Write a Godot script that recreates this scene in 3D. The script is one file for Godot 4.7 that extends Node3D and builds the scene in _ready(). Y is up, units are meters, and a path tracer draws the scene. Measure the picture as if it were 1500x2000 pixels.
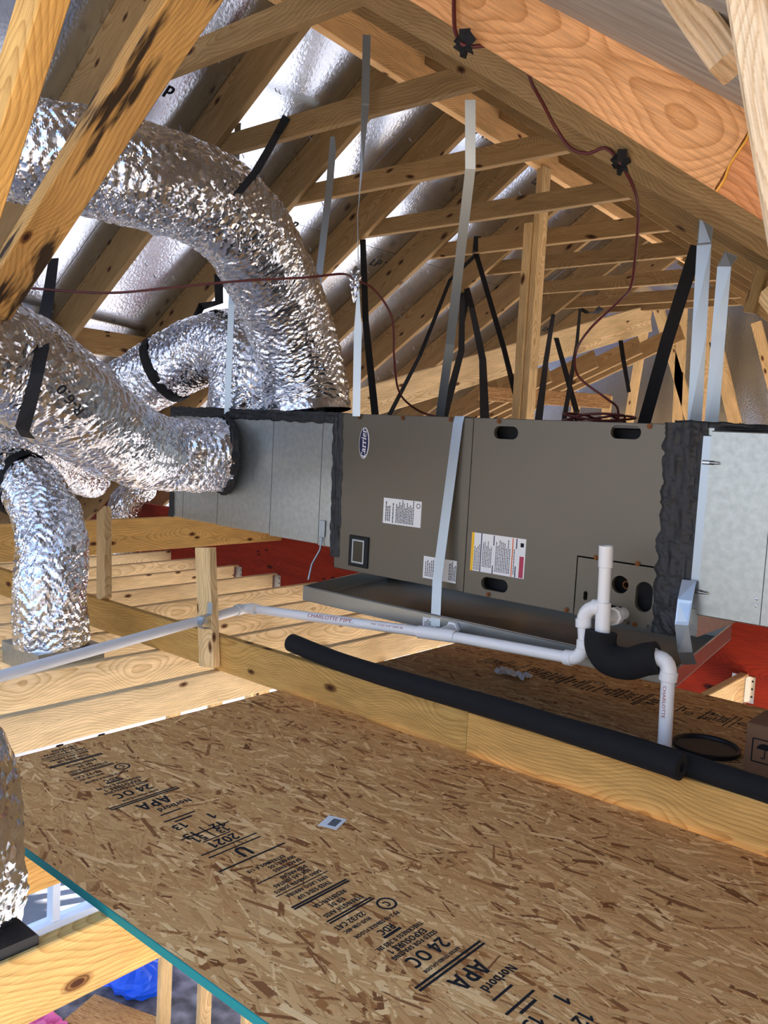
extends Node3D

# An unfinished attic with an air handler hung under the rafters. Metres, y up; the lens is at the origin,
# joists and the ridge run along z, rafters, collar ties and the air handler along x.

const JT := -0.972          # top of the floor joists
const DECK := -0.954        # top of the OSB deck
const SLAB := -3.95         # concrete slab of the storey below
const PITCH := 0.667
const LEFT_RISE := 3.42     # underside of the left rafters: y = PITCH * x + LEFT_RISE
const ORD := ["nearest", "second", "third", "fourth", "fifth", "sixth", "seventh", "eighth", "ninth", "tenth", "eleventh", "twelfth", "thirteenth"]

var M := {}
var used := {}
var rng := RandomNumberGenerator.new()
var noise := FastNoiseLite.new()
var fine := FastNoiseLite.new()


class Geo:
	var v := PackedVector3Array()
	var n := PackedVector3Array()
	var t := PackedVector2Array()
	func tri(a: Vector3, b: Vector3, c: Vector3, ua := Vector2.ZERO, ub := Vector2.ZERO, uc := Vector2.ZERO, na := Vector3.ZERO, nb := Vector3.ZERO, nc := Vector3.ZERO) -> void:
		var f := (b - a).cross(c - a).normalized()
		v.append(a); v.append(c); v.append(b)
		n.append(na if na else f); n.append(nc if nc else f); n.append(nb if nb else f)
		t.append(ua); t.append(uc); t.append(ub)
	func quad(a: Vector3, b: Vector3, c: Vector3, d: Vector3, ua := Vector2(0, 0), ub := Vector2(1, 0), uc := Vector2(1, 1), ud := Vector2(0, 1)) -> void:
		tri(a, b, c, ua, ub, uc)
		tri(a, c, d, ua, uc, ud)
	func add(o: Geo, x := Transform3D()) -> void:
		for i in o.v.size():
			v.append(x * o.v[i])
			n.append((x.basis * o.n[i]).normalized())
			t.append(o.t[i])
	func mesh() -> ArrayMesh:
		var a := []
		a.resize(Mesh.ARRAY_MAX)
		a[Mesh.ARRAY_VERTEX] = v
		a[Mesh.ARRAY_NORMAL] = n
		a[Mesh.ARRAY_TEX_UV] = t
		var m := ArrayMesh.new()
		m.add_surface_from_arrays(Mesh.PRIMITIVE_TRIANGLES, a)
		return m


func _ready() -> void:
	rng.seed = 11
	camera_and_light()
	make_materials()
	setting()
	deck()
	floor_frame()
	roof()
	far_end()
	air_handler()
	drain_pan()
	ducts()
	piping()
	metal_straps()
	black_straps()
	cables()
	small_things()
	lower_storey()


func camera_and_light() -> void:
	var cam := Camera3D.new()
	cam.name = "camera"
	cam.fov = rad_to_deg(2.0 * atan(1000.0 / 1670.087))
	cam.near = 0.02
	cam.far = 400.0
	cam.basis = Basis(Vector3.UP, 0.7064576) * Basis(Vector3.RIGHT, -0.0888852) * Basis(Vector3.BACK, 0.0529083)
	add_child(cam)
	cam.current = true
	var sky := ProceduralSkyMaterial.new()
	sky.sky_top_color = Color(0.6, 0.74, 0.97)
	sky.sky_horizon_color = Color(0.97, 0.97, 0.98)
	sky.ground_horizon_color = Color(0.62, 0.58, 0.52)
	sky.ground_bottom_color = Color(0.45, 0.41, 0.36)
	sky.sky_energy_multiplier = 1.15
	sky.sun_angle_max = 0.0
	var env := Environment.new()
	env.background_mode = Environment.BG_SKY
	env.sky = Sky.new()
	env.sky.sky_material = sky
	env.background_energy_multiplier = 1.0
	env.tonemap_mode = Environment.TONE_MAPPER_LINEAR
	env.tonemap_exposure = 2.0
	env.sdfgi_enabled = true
	env.ssao_enabled = true
	env.ssil_enabled = true
	var we := WorldEnvironment.new()
	we.name = "environment"
	we.environment = env
	add_child(we)
	var sun := DirectionalLight3D.new()
	sun.name = "sun"
	sun.light_color = Color(1.0, 0.98, 0.96)
	sun.light_energy = 17.0
	sun.light_angular_distance = 0.6
	sun.shadow_enabled = true
	sun.look_at_from_position(Vector3(4.0, 5.2, -9.0), Vector3.ZERO)
	add_child(sun)


# ------------------------------------------------------------------ naming
func numbered(called: String) -> String:
	used[called] = used.get(called, -1) + 1
	return called if used[called] == 0 else "%s_%03d" % [called, used[called]]


func tag(o: Node, label: String, category: String, group := "") -> Node:
	o.set_meta("label", label)
	o.set_meta("category", category)
	if group:
		o.set_meta("group", group)
	return o


func thing(called: String, label: String, category: String, at := Vector3.ZERO, group := "") -> Node3D:
	var o := Node3D.new()
	o.name = numbered(called)
	add_child(o)
	o.position = at
	tag(o, label, category, group)
	return o


func put(called: String, mesh: Mesh, mat: Material, parent: Node = null, xf := Transform3D()) -> MeshInstance3D:
	var o := MeshInstance3D.new()
	o.name = numbered(called) if parent == null else called
	o.mesh = mesh
	o.material_override = mat
	if parent == null:
		add_child(o, true)
	else:
		parent.add_child(o, true)
		if parent is Node3D and parent.get_parent() == self:
			xf = (parent as Node3D).transform.affine_inverse() * xf
		elif parent is Node3D and parent.get_parent() is Node3D and parent.get_parent().get_parent() == self:
			xf = ((parent.get_parent() as Node3D).transform * (parent as Node3D).transform).affine_inverse() * xf
	o.transform = xf
	return o


func structure(o: Node) -> Node:
	o.set_meta("kind", "structure")
	return o


# ------------------------------------------------------------------ materials
func plain(c: Color, rough := 0.8, metal := 0.0) -> StandardMaterial3D:
	var m := StandardMaterial3D.new()
	m.albedo_color = c
	m.roughness = rough
	m.metallic = metal
	return m


func wood_image(seed_: int, knots: int) -> Image:
	# Flat-sawn softwood: growth rings cut lengthwise, 2.4 m along and 0.3 m across.
	var w := 1536
	var h := 256
	var r := RandomNumberGenerator.new()
	r.seed = seed_
	var slow := FastNoiseLite.new()
	slow.seed = seed_
	slow.frequency = 1.0
	slow.fractal_octaves = 2
	var kn := []
	for i in knots:
		kn.append([r.randf_range(30, w - 30), r.randf_range(15, h - 15), r.randf_range(5.0, 10.0)])
	var px := PackedByteArray()
	px.resize(w * h * 3)
	var knot_at := PackedFloat32Array()
	knot_at.resize(w * h)
	var push := PackedFloat32Array()
	push.resize(w * h)
	for k in kn:
		for y in range(maxi(0, k[1] - 60), mini(h, k[1] + 60)):
			for x in range(maxi(0, k[0] - 130), mini(w, k[0] + 130)):
				var dx: float = (x - k[0]) * 0.62
				var dy: float = y - k[1]
				var d := sqrt(dx * dx + dy * dy)
				push[y * w + x] += 26.0 * exp(-d / (k[2] * 1.9))
				if d < k[2] * 1.5:
					knot_at[y * w + x] = maxf(knot_at[y * w + x], clampf(1.5 - d / k[2], 0.0, 1.0))
	var c0 := Color(0.95, 0.88, 0.74)
	var c1 := Color(0.75, 0.62, 0.43)
	for x in w:
		var u := float(x) / w * TAU
		var cx := cos(u)
		var sx := sin(u)
		var drift := slow.get_noise_2d(cx * 0.55, sx * 0.55) * 85.0
		var heart := 128.0 + slow.get_noise_2d(cx * 0.4 + 9.0, sx * 0.4) * 80.0
		for y in h:
			var i := y * w + x
			var across := y - heart
			var wob := slow.get_noise_3d(cx * 2.2, sx * 2.2, y * 0.011) * 7.0
			var ring := sqrt(across * across * 1.1 + 900.0) + drift + wob - push[i]
			var f := fposmod(ring / (13.0 - 4.0 * absf(across) / 160.0), 1.0)
			var late := f * f * f
			if f > 0.93:
				late *= (1.0 - f) / 0.07
			var tone := slow.get_noise_3d(cx * 1.2 + 3.0, sx * 1.2, y * 0.02 + 5.0) * 0.07 + r.randf() * 0.03
			var c := c0.lerp(c1, late * 0.75)
			c = c.darkened(clampf(0.05 + slow.get_noise_2d(x * 0.012 + 40.0, y * 0.9) * 0.16, 0.0, 0.2))
			var k := knot_at[i]
			if k > 0.0:
				c = c.lerp(Color(0.3, 0.18, 0.09), clampf(k * 1.3, 0.0, 1.0) * (0.75 + 0.25 * sin(k * 14.0)))
			px[i * 3] = clampi(int((c.r - tone) * 255.0), 0, 255)
			px[i * 3 + 1] = clampi(int((c.g - tone) * 255.0), 0, 255)
			px[i * 3 + 2] = clampi(int((c.b - tone) * 255.0), 0, 255)
	return Image.create_from_data(w, h, false, Image.FORMAT_RGB8, px)


func strand_images(w: int, h: int, per_metre: float, count: int, seed_: int) -> Array:
	# Oriented strand board: thousands of ragged wood flakes, each one tone and one level. Colour, then height.
	var r := RandomNumberGenerator.new()
	r.seed = seed_
	var im := Image.create_empty(w, h, false, Image.FORMAT_RGB8)
	var hi := Image.create_empty(w, h, false, Image.FORMAT_RGB8)
	im.fill(Color(0.66, 0.46, 0.27))
	hi.fill(Color(0.3, 0.3, 0.3))
	for s in count:
		var long := r.randf_range(0.035, 0.12) * per_metre
		var wide := r.randf_range(0.008, 0.03) * per_metre * (0.6 if s > count * 0.7 else 1.0)
		if s > count * 0.93:
			long *= 0.6
			wide *= 0.5
		var a := r.randfn(0.0, 0.42)
		if r.randf() < 0.12:
			a = r.randf_range(-1.5, 1.5)
		var t := r.randf()
		var c := Color(0.9, 0.74, 0.52).lerp(Color(0.76, 0.57, 0.36), t)
		if t > 0.9:
			c = Color(0.5, 0.32, 0.18).lerp(Color(0.66, 0.46, 0.28), r.randf())
		elif t < 0.1:
			c = Color(0.96, 0.82, 0.61)
		c = c.lightened(r.randf() * 0.05)
		var dark := c.darkened(r.randf_range(0.08, 0.25))
		var level := r.randf_range(0.2, 1.0)
		var lev := Color(level, level, level)
		var e := Vector2(cos(a), sin(a)) * long * 0.5
		var f := Vector2(-sin(a), cos(a)) * wide * 0.5
		var o := Vector2(r.randf() * w, r.randf() * h)
		var rag := r.randf_range(0.0, 0.16) * long
		var q := [-e - f, e - f * r.randf_range(0.2, 1.0), e + f, -e + f * r.randf_range(0.1, 1.0)]
		var y0 := 1e9
		var y1 := -1e9
		for p in q:
			y0 = minf(y0, p.y)
			y1 = maxf(y1, p.y)
		var stripe := r.randi_range(2, 4)
		for y in range(floori(y0), ceili(y1)):
			var lo := 1e9
			var hi_x := -1e9
			for i in 4:
				var p: Vector2 = q[i]
				var b: Vector2 = q[(i + 1) % 4]
				if (p.y <= y) != (b.y <= y):
					var x := p.x + (b.x - p.x) * (y - p.y) / (b.y - p.y)
					lo = minf(lo, x)
					hi_x = maxf(hi_x, x)
			if hi_x <= lo:
				continue
			lo += r.randf() * rag * 0.5
			hi_x -= r.randf() * rag * 0.5
			var xx := posmod(int(o.x + lo), w)
			var yy := posmod(int(o.y + y), h)
			var len_ := maxi(1, int(hi_x - lo))
			var band := c.lerp(dark, 0.35 if posmod(y, stripe) == 0 else 0.0)
			im.fill_rect(Rect2i(xx, yy, len_, 1), band)
			hi.fill_rect(Rect2i(xx, yy, len_, 1), lev)
			if xx + len_ > w:
				im.fill_rect(Rect2i(0, yy, xx + len_ - w, 1), band)
				hi.fill_rect(Rect2i(0, yy, xx + len_ - w, 1), lev)
			if y == floori(y0) or y == ceili(y1) - 1:
				im.fill_rect(Rect2i(xx, yy, len_, 1), dark.darkened(0.25))
	return [ImageTexture.create_from_image(im), ImageTexture.create_from_image(hi)]


func noise_tex(freq: float, kind: int, size: int, as_normal := false, bump := 4.0, octaves := 3, ramp: Gradient = null, seed_ := 1) -> NoiseTexture2D:
	var n := FastNoiseLite.new()
	n.noise_type = kind
	n.frequency = freq
	n.fractal_octaves = octaves
	n.seed = seed_
	var t := NoiseTexture2D.new()
	t.width = size
	t.height = size
	t.seamless = true
	t.noise = n
	t.as_normal_map = as_normal
	t.bump_strength = bump
	if ramp:
		t.color_ramp = ramp
	return t


func ramp2(a: Color, b: Color) -> Gradient:
	var g := Gradient.new()
	g.set_color(0, a)
	g.set_color(1, b)
	return g


func wood(tex: Texture2D, c: Color, rough := 0.72) -> StandardMaterial3D:
	var m := plain(c, rough)
	m.albedo_texture = tex
	m.metallic_specular = 0.35
	return m


func make_materials() -> void:
	var w1 := ImageTexture.create_from_image(wood_image(3, 9))
	var w2 := ImageTexture.create_from_image(wood_image(8, 14))
	var w3 := ImageTexture.create_from_image(wood_image(21, 5))
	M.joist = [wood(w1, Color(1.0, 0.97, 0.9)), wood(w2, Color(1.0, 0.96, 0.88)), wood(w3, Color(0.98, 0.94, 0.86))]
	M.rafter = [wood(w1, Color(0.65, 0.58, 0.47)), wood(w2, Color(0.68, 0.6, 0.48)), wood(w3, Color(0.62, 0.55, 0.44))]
	M.stud = [wood(w1, Color(1.0, 0.93, 0.8)), wood(w3, Color(0.97, 0.9, 0.78))]
	M.yellow = [wood(w3, Color(0.98, 0.85, 0.6)), wood(w1, Color(0.96, 0.85, 0.62))]
	M.long = [wood(w1, Color(0.86, 0.73, 0.48)), wood(w3, Color(0.95, 0.79, 0.52))]
	M.mould = wood(w3, Color(0.84, 0.71, 0.5))
	var spots := Gradient.new()
	spots.set_color(0, Color(0.1, 0.07, 0.05, 0.0))
	spots.set_color(1, Color(0.1, 0.07, 0.05, 0.95))
	spots.set_offset(0, 0.58)
	spots.set_offset(1, 0.72)
	M.mould.detail_enabled = true
	M.mould.detail_albedo = noise_tex(0.009, FastNoiseLite.TYPE_SIMPLEX_SMOOTH, 512, false, 1.0, 5, spots, 6)
	M.fir = [wood(w2, Color(0.95, 0.77, 0.62)), wood(w3, Color(0.9, 0.67, 0.52))]
	M.pale = [wood(w3, Color(0.92, 0.86, 0.8)), wood(w1, Color(1.0, 0.88, 0.74))]
	M.red = wood(w2, Color(0.62, 0.2, 0.14))
	M.treated = wood(w1, Color(0.62, 0.56, 0.44))
	var s := strand_images(2048, 1024, 839.0, 16000, 5)
	M.osb = StandardMaterial3D.new()
	M.osb.albedo_texture = s[0]
	M.osb.albedo_color = Color(1.0, 0.94, 0.84)
	M.osb.roughness = 0.75
	M.osb.metallic_specular = 0.3
	M.osb.heightmap_enabled = true
	M.osb.heightmap_texture = s[1]
	M.osb.heightmap_scale = 0.12
	M.osb_grey = M.osb.duplicate()
	M.osb_grey.albedo_color = Color(0.88, 0.86, 0.83)
	M.roof_board = plain(Color(0.7, 0.67, 0.62), 0.9)
	M.roof_board.albedo_texture = noise_tex(0.03, FastNoiseLite.TYPE_SIMPLEX_SMOOTH, 256, false, 1.0, 5, ramp2(Color(0.78, 0.76, 0.74), Color(1, 1, 1)))
	M.teal = plain(Color(0.02, 0.46, 0.45), 0.8)
	M.ink = plain(Color(0.045, 0.04, 0.04), 0.9)
	M.red_ink = plain(Color(0.6, 0.12, 0.1), 0.8)
	M.grey_ink = plain(Color(0.35, 0.35, 0.37), 0.8)
	# foil: aluminium over wood sheathing, finely wrinkled
	M.sheathing = plain(Color(0.8, 0.84, 0.9), 0.2, 1.0)
	M.sheathing.normal_enabled = true
	M.sheathing.normal_texture = noise_tex(0.02, FastNoiseLite.TYPE_SIMPLEX_SMOOTH, 512, true, 5.0, 4)
	M.sheathing.normal_scale = 0.3
	M.sheathing.uv1_triplanar = true
	M.sheathing.uv1_world_triplanar = true
	M.sheathing.uv1_scale = Vector3(4.5, 4.5, 4.5)
	M.foil = plain(Color(0.86, 0.87, 0.89), 0.2, 1.0)
	M.foil.normal_enabled = true
	M.foil.normal_texture = noise_tex(0.03, FastNoiseLite.TYPE_CELLULAR, 512, true, 6.0, 2)
	M.foil.normal_scale = 0.2
	M.foil.uv1_scale = Vector3(1, 1, 1)
	# sheet metal
	var spangle := noise_tex(0.05, FastNoiseLite.TYPE_CELLULAR, 512, false, 1.0, 2, ramp2(Color(0.34, 0.34, 0.34), Color(0.5, 0.5, 0.5)))
	var galv_tint := noise_tex(0.02, FastNoiseLite.TYPE_SIMPLEX_SMOOTH, 512, false, 1.0, 4, ramp2(Color(0.66, 0.68, 0.67), Color(0.74, 0.76, 0.75)))
	M.galv = plain(Color(0.96, 0.96, 0.94), 0.9, 0.75)
	M.galv.roughness_texture = spangle
	M.galv.roughness_texture_channel = BaseMaterial3D.TEXTURE_CHANNEL_RED
	M.galv.albedo_texture = galv_tint
	M.galv.uv1_triplanar = true
	M.galv.uv1_scale = Vector3(3, 3, 3)
	M.strap = plain(Color(0.66, 0.7, 0.72), 0.38, 0.85)
	M.pan = plain(Color(0.66, 0.68, 0.67), 0.3, 0.9)
	M.cabinet = plain(Color(0.405, 0.38, 0.325), 0.4, 0.35)
	M.cabinet_trim = plain(Color(0.3, 0.29, 0.265), 0.45, 0.35)
	M.mastic = plain(Color(0.14, 0.145, 0.15), 0.6)
	M.mastic.normal_enabled = true
	M.mastic.normal_texture = noise_tex(0.015, FastNoiseLite.TYPE_SIMPLEX_SMOOTH, 256, true, 8.0, 3)
	M.mastic.uv1_triplanar = true
	M.mastic.uv1_scale = Vector3(4, 4, 4)
	M.black = plain(Color(0.02, 0.02, 0.022), 0.7)
	M.webbing = plain(Color(0.025, 0.025, 0.03), 0.85)
	M.foam = plain(Color(0.03, 0.03, 0.032), 0.9)
	M.rubber = plain(Color(0.045, 0.045, 0.048), 0.5)
	M.white = plain(Color(0.9, 0.9, 0.88), 0.35)
	M.paper = plain(Color(0.88, 0.88, 0.86), 0.6)
	M.copper = plain(Color(0.45, 0.27, 0.12), 0.5, 0.6)
	M.cable = plain(Color(0.32, 0.09, 0.07), 0.5)
	M.navy = plain(Color(0.07, 0.09, 0.26), 0.35)
	M.card = plain(Color(0.5, 0.36, 0.24), 0.85)
	M.yellow_ink = plain(Color(0.93, 0.72, 0.08), 0.6)
	M.orange_ink = plain(Color(0.85, 0.4, 0.12), 0.6)
	M.pink_ink = plain(Color(0.68, 0.2, 0.3), 0.6)
	M.steel = plain(Color(0.72, 0.73, 0.74), 0.3, 1.0)
	M.glue = plain(Color(0.85, 0.62, 0.2), 0.4)
	M.frame_white = plain(Color(0.85, 0.88, 0.9), 0.5)
	M.blue_bag = plain(Color(0.05, 0.35, 0.9), 0.4)
	M.pink = plain(Color(0.95, 0.5, 0.7), 0.95)
	M.concrete = plain(Color(0.7, 0.7, 0.73), 0.9)
	M.concrete.albedo_texture = noise_tex(0.012, FastNoiseLite.TYPE_SIMPLEX_SMOOTH, 512, false, 1.0, 5, ramp2(Color(0.35, 0.34, 0.34), Color(0.95, 0.95, 0.95)))
	M.concrete.uv1_triplanar = true
	M.concrete.uv1_world_triplanar = true
	M.concrete.uv1_scale = Vector3(0.7, 0.7, 0.7)
	M.earth = plain(Color(0.5, 0.51, 0.54), 0.95)
	M.earth.albedo_texture = M.concrete.albedo_texture
	M.earth.uv1_triplanar = true
	M.earth.uv1_world_triplanar = true
	M.earth.uv1_scale = Vector3(0.2, 0.2, 0.2)
	noise.seed = 4
	noise.frequency = 1.0
	noise.fractal_octaves = 3
	fine.seed = 9
	fine.noise_type = FastNoiseLite.TYPE_CELLULAR
	fine.cellular_return_type = FastNoiseLite.RETURN_DISTANCE2_SUB
	fine.frequency = 1.0
	fine.fractal_type = FastNoiseLite.FRACTAL_NONE


# ------------------------------------------------------------------ shapes
func board_geo(length: float, h: float, w: float, cut_a := 0.0, cut_b := 0.0, bevel := 0.003) -> Geo:
	# A sawn board along +x with eased edges; cut_a and cut_b slant its ends with height. u runs along the grain.
	var g := Geo.new()
	var y := h / 2.0
	var z := w / 2.0
	var e := bevel
	var ring := [Vector2(-y, -z + e), Vector2(-y, z - e), Vector2(-y + e, z), Vector2(y - e, z), Vector2(y, z - e), Vector2(y, -z + e), Vector2(y - e, -z), Vector2(-y + e, -z)]
	var u0 := rng.randf()
	var v := rng.randf()
	for i in 8:
		var p: Vector2 = ring[i]
		var q: Vector2 = ring[(i + 1) % 8]
		var step := p.distance_to(q) / 0.3
		var p0 := Vector3(cut_a * p.x, p.x, p.y)
		var p1 := Vector3(length + cut_b * p.x, p.x, p.y)
		var q0 := Vector3(cut_a * q.x, q.x, q.y)
		var q1 := Vector3(length + cut_b * q.x, q.x, q.y)
		g.quad(p0, p1, q1, q0, Vector2(u0, v), Vector2(u0 + length / 2.4, v), Vector2(u0 + length / 2.4, v + step), Vector2(u0, v + step))
		v += step
	for i in range(1, 7):
		var a: Vector2 = ring[0]
		var b: Vector2 = ring[i]
		var c: Vector2 = ring[i + 1]
		var uv := func(p: Vector2): return Vector2(u0 + p.y * 0.15, v + p.x / 0.3)
		g.tri(Vector3(cut_a * a.x, a.x, a.y), Vector3(cut_a * b.x, b.x, b.y), Vector3(cut_a * c.x, c.x, c.y), uv.call(a), uv.call(b), uv.call(c))
		g.tri(Vector3(length + cut_b * a.x, a.x, a.y), Vector3(length + cut_b * c.x, c.x, c.y), Vector3(length + cut_b * b.x, b.x, b.y), uv.call(a), uv.call(c), uv.call(b))
	return g


func along(a: Vector3, b: Vector3, side: Vector3) -> Transform3D:
	# x from a to b, z as near to side as it can be
	var x := (b - a).normalized()
	var z := (side - x * side.dot(x)).normalized()
	return Transform3D(Basis(x, z.cross(x), z), a)


func lumber(called: String, a: Vector3, b: Vector3, side: Vector3, h: float, w: float, mat, parent: Node = null, cut_a := 0.0, cut_b := 0.0) -> MeshInstance3D:
	var m: Material = mat[rng.randi() % mat.size()] if mat is Array else mat
	return put(called, board_geo(a.distance_to(b), h, w, cut_a, cut_b).mesh(), m, parent, along(a, b, side))


func box_geo(size: Vector3, bevel := 0.002) -> Geo:
	var g := Geo.new()
	g.add(board_geo(size.x, size.y, size.z, 0, 0, minf(bevel, minf(size.y, size.z) * 0.45)), Transform3D(Basis(), Vector3(-size.x / 2.0, 0, 0)))
	return g


func box(called: String, lo: Vector3, hi: Vector3, mat: Material, parent: Node = null, bevel := 0.002) -> MeshInstance3D:
	return put(called, box_geo(hi - lo, bevel).mesh(), mat, parent, Transform3D(Basis(), (lo + hi) / 2.0))


func curve(pts: Array, step: float) -> PackedVector3Array:
	# Points along a smooth path through pts, step apart.
	var c := Curve3D.new()
	c.bake_interval = step
	for i in pts.size():
		var before: Vector3 = pts[maxi(i - 1, 0)]
		var after: Vector3 = pts[mini(i + 1, pts.size() - 1)]
		var t := (after - before) / 6.0
		var here: Vector3 = pts[i]
		if i > 0:
			t = t.limit_length(here.distance_to(before) * 0.45)
		if i < pts.size() - 1:
			t = t.limit_length(here.distance_to(after) * 0.45)
		c.add_point(here, -t, t)
	return c.get_baked_points()


func frames(p: PackedVector3Array) -> Array:
	var out := []
	var n := Vector3.UP
	for i in p.size():
		var d := (p[mini(i + 1, p.size() - 1)] - p[maxi(i - 1, 0)]).normalized()
		if i == 0:
			n = Vector3.UP if absf(d.y) < 0.9 else Vector3.RIGHT
		n = (n - d * n.dot(d)).normalized()
		out.append([n, d.cross(n)])
	return out


func tube_geo(p: PackedVector3Array, radius: float, sides := 16, caps := true) -> Geo:
	var g := Geo.new()
	var f := frames(p)
	for i in p.size() - 1:
		for k in sides:
			var c := []
			for q in [[i, k], [i + 1, k], [i + 1, k + 1], [i, k + 1]]:
				var a: float = TAU * q[1] / sides
				var nn: Vector3 = f[q[0]][0] * cos(a) + f[q[0]][1] * sin(a)
				c.append([p[q[0]] + nn * radius, nn])
			g.tri(c[0][0], c[2][0], c[1][0], Vector2.ZERO, Vector2.ZERO, Vector2.ZERO, c[0][1], c[2][1], c[1][1])
			g.tri(c[0][0], c[3][0], c[2][0], Vector2.ZERO, Vector2.ZERO, Vector2.ZERO, c[0][1], c[3][1], c[2][1])
	if caps:
		for e in [0, p.size() - 1]:
			for k in sides:
				var a0 := TAU * k / sides
				var a1 := TAU * (k + 1) / sides
				var x: Vector3 = p[e] + (f[e][0] * cos(a0) + f[e][1] * sin(a0)) * radius
				var y: Vector3 = p[e] + (f[e][0] * cos(a1) + f[e][1] * sin(a1)) * radius
				if e == 0:
					g.tri(p[e], y, x)
				else:
					g.tri(p[e], x, y)
	return g


func tube(called: String, pts: Array, radius: float, mat: Material, parent: Node = null, sides := 16, smooth := 0.0) -> MeshInstance3D:
	var p := curve(pts, smooth) if smooth > 0.0 else PackedVector3Array(pts)
	return put(called, tube_geo(p, radius, sides).mesh(), mat, parent)


func hollow(called: String, a: Vector3, b: Vector3, radius: float, wall: float, mat: Material, parent: Node = null, sides := 28) -> MeshInstance3D:
	# An open pipe end or a socket.
	var prof := [Vector2(0, radius - wall), Vector2(0, radius - wall * 0.3), Vector2(0.0012, radius), Vector2(a.distance_to(b) - 0.0012, radius), Vector2(a.distance_to(b), radius - wall * 0.3), Vector2(a.distance_to(b), radius - wall), Vector2(0, radius - wall)]
	return put(called, lathe_geo(prof, sides).mesh(), mat, parent, along(a, b, Vector3(0.13, 0.2, 1)))


func lathe_geo(prof: Array, sides := 32) -> Geo:
	# (x along the axis, radius) turned about x
	var g := Geo.new()
	for i in prof.size() - 1:
		var p: Vector2 = prof[i]
		var q: Vector2 = prof[i + 1]
		for k in sides:
			var c0 := Vector2(cos(TAU * k / sides), sin(TAU * k / sides))
			var c1 := Vector2(cos(TAU * (k + 1) / sides), sin(TAU * (k + 1) / sides))
			var sl := (q - p).normalized()
			var n0 := Vector3(-sl.y, sl.x * c0.x, sl.x * c0.y)
			var n1 := Vector3(-sl.y, sl.x * c1.x, sl.x * c1.y)
			var a := Vector3(p.x, p.y * c0.x, p.y * c0.y)
			var b := Vector3(q.x, q.y * c0.x, q.y * c0.y)
			var c := Vector3(q.x, q.y * c1.x, q.y * c1.y)
			var d := Vector3(p.x, p.y * c1.x, p.y * c1.y)
			g.tri(a, c, b, Vector2.ZERO, Vector2.ZERO, Vector2.ZERO, n0, n1, n0)
			g.tri(a, d, c, Vector2.ZERO, Vector2.ZERO, Vector2.ZERO, n0, n1, n1)
	return g


func ribbon_geo(p: PackedVector3Array, wide: Array, width: float, thick: float) -> Geo:
	# A flat strap through p; wide holds the direction across it at each point.
	var g := Geo.new()
	var c := []
	for i in p.size():
		var d := (p[mini(i + 1, p.size() - 1)] - p[maxi(i - 1, 0)]).normalized()
		var s: Vector3 = wide[mini(i, wide.size() - 1)]
		s = (s - d * s.dot(d)).normalized() * width / 2.0
		var n := d.cross(s).normalized() * thick / 2.0
		c.append([p[i] - s - n, p[i] + s - n, p[i] + s + n, p[i] - s + n])
	for i in p.size() - 1:
		for k in 4:
			g.quad(c[i][k], c[i][(k + 1) % 4], c[i + 1][(k + 1) % 4], c[i + 1][k])
	g.quad(c[0][3], c[0][2], c[0][1], c[0][0])
	var z: int = p.size() - 1
	g.quad(c[z][0], c[z][1], c[z][2], c[z][3])
	return g


func ribbon(called: String, pts: Array, wide: Array, width: float, thick: float, mat: Material, parent: Node = null) -> MeshInstance3D:
	return put(called, ribbon_geo(PackedVector3Array(pts), wide, width, thick).mesh(), mat, parent)


func duct_geo(pts: Array, r0: float, r1: float, seed_: int, crumple := 1.0, from_ring := 0.0) -> Geo:
	# Flexible duct: a foil sleeve puckered along its length over a wire coil.
	var p := curve(pts, 0.0085)
	var f := frames(p)
	var sides := 132
	var rows := []
	var s := 0.0
	var n := p.size()
	for i in n:
		if i > 0:
			s += p[i].distance_to(p[i - 1])
		var row := PackedVector3Array()
		var r := lerpf(r0, r1, float(i) / (n - 1))
		var near_end := minf(1.0, minf(i, n - 1 - i) / 6.0)
		for k in sides:
			var a := TAU * k / sides
			var ca := cos(a)
			var sa := sin(a)
			var skew := s + noise.get_noise_3d(ca * 2.0, sa * 2.0, s * 3.0 + seed_) * 0.05
			var coil := sin(TAU * skew / 0.033 + a) * 0.0022
			var fold := fine.get_noise_3d(ca * 0.9 + s * 0.6, sa * 0.9, skew * 46.0 + seed_) * 0.0042
			var dent := noise.get_noise_3d(ca * 1.3 + seed_, sa * 1.3, s * 6.0) * 0.016
			var crease := absf(noise.get_noise_3d(ca * 1.1, sa * 1.1 + seed_, skew * 36.0)) * 0.007
			var rr := r + (coil + fold * 0.55 + dent * 0.8 - crease * 0.6) * crumple * (0.3 + 0.7 * near_end)
			row.append(p[i] + (f[i][0] * ca + f[i][1] * sa) * rr)
		rows.append(row)
	var g := Geo.new()
	for i in n - 1:
		var a: PackedVector3Array = rows[i]
		var b: PackedVector3Array = rows[i + 1]
		for k in sides:
			var k1 := (k + 1) % sides
			if (i + k) % 2:
				g.tri(a[k], b[k1], b[k])
				g.tri(a[k], a[k1], b[k1])
			else:
				g.tri(a[k], a[k1], b[k])
				g.tri(a[k1], b[k1], b[k])
	return g


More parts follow.
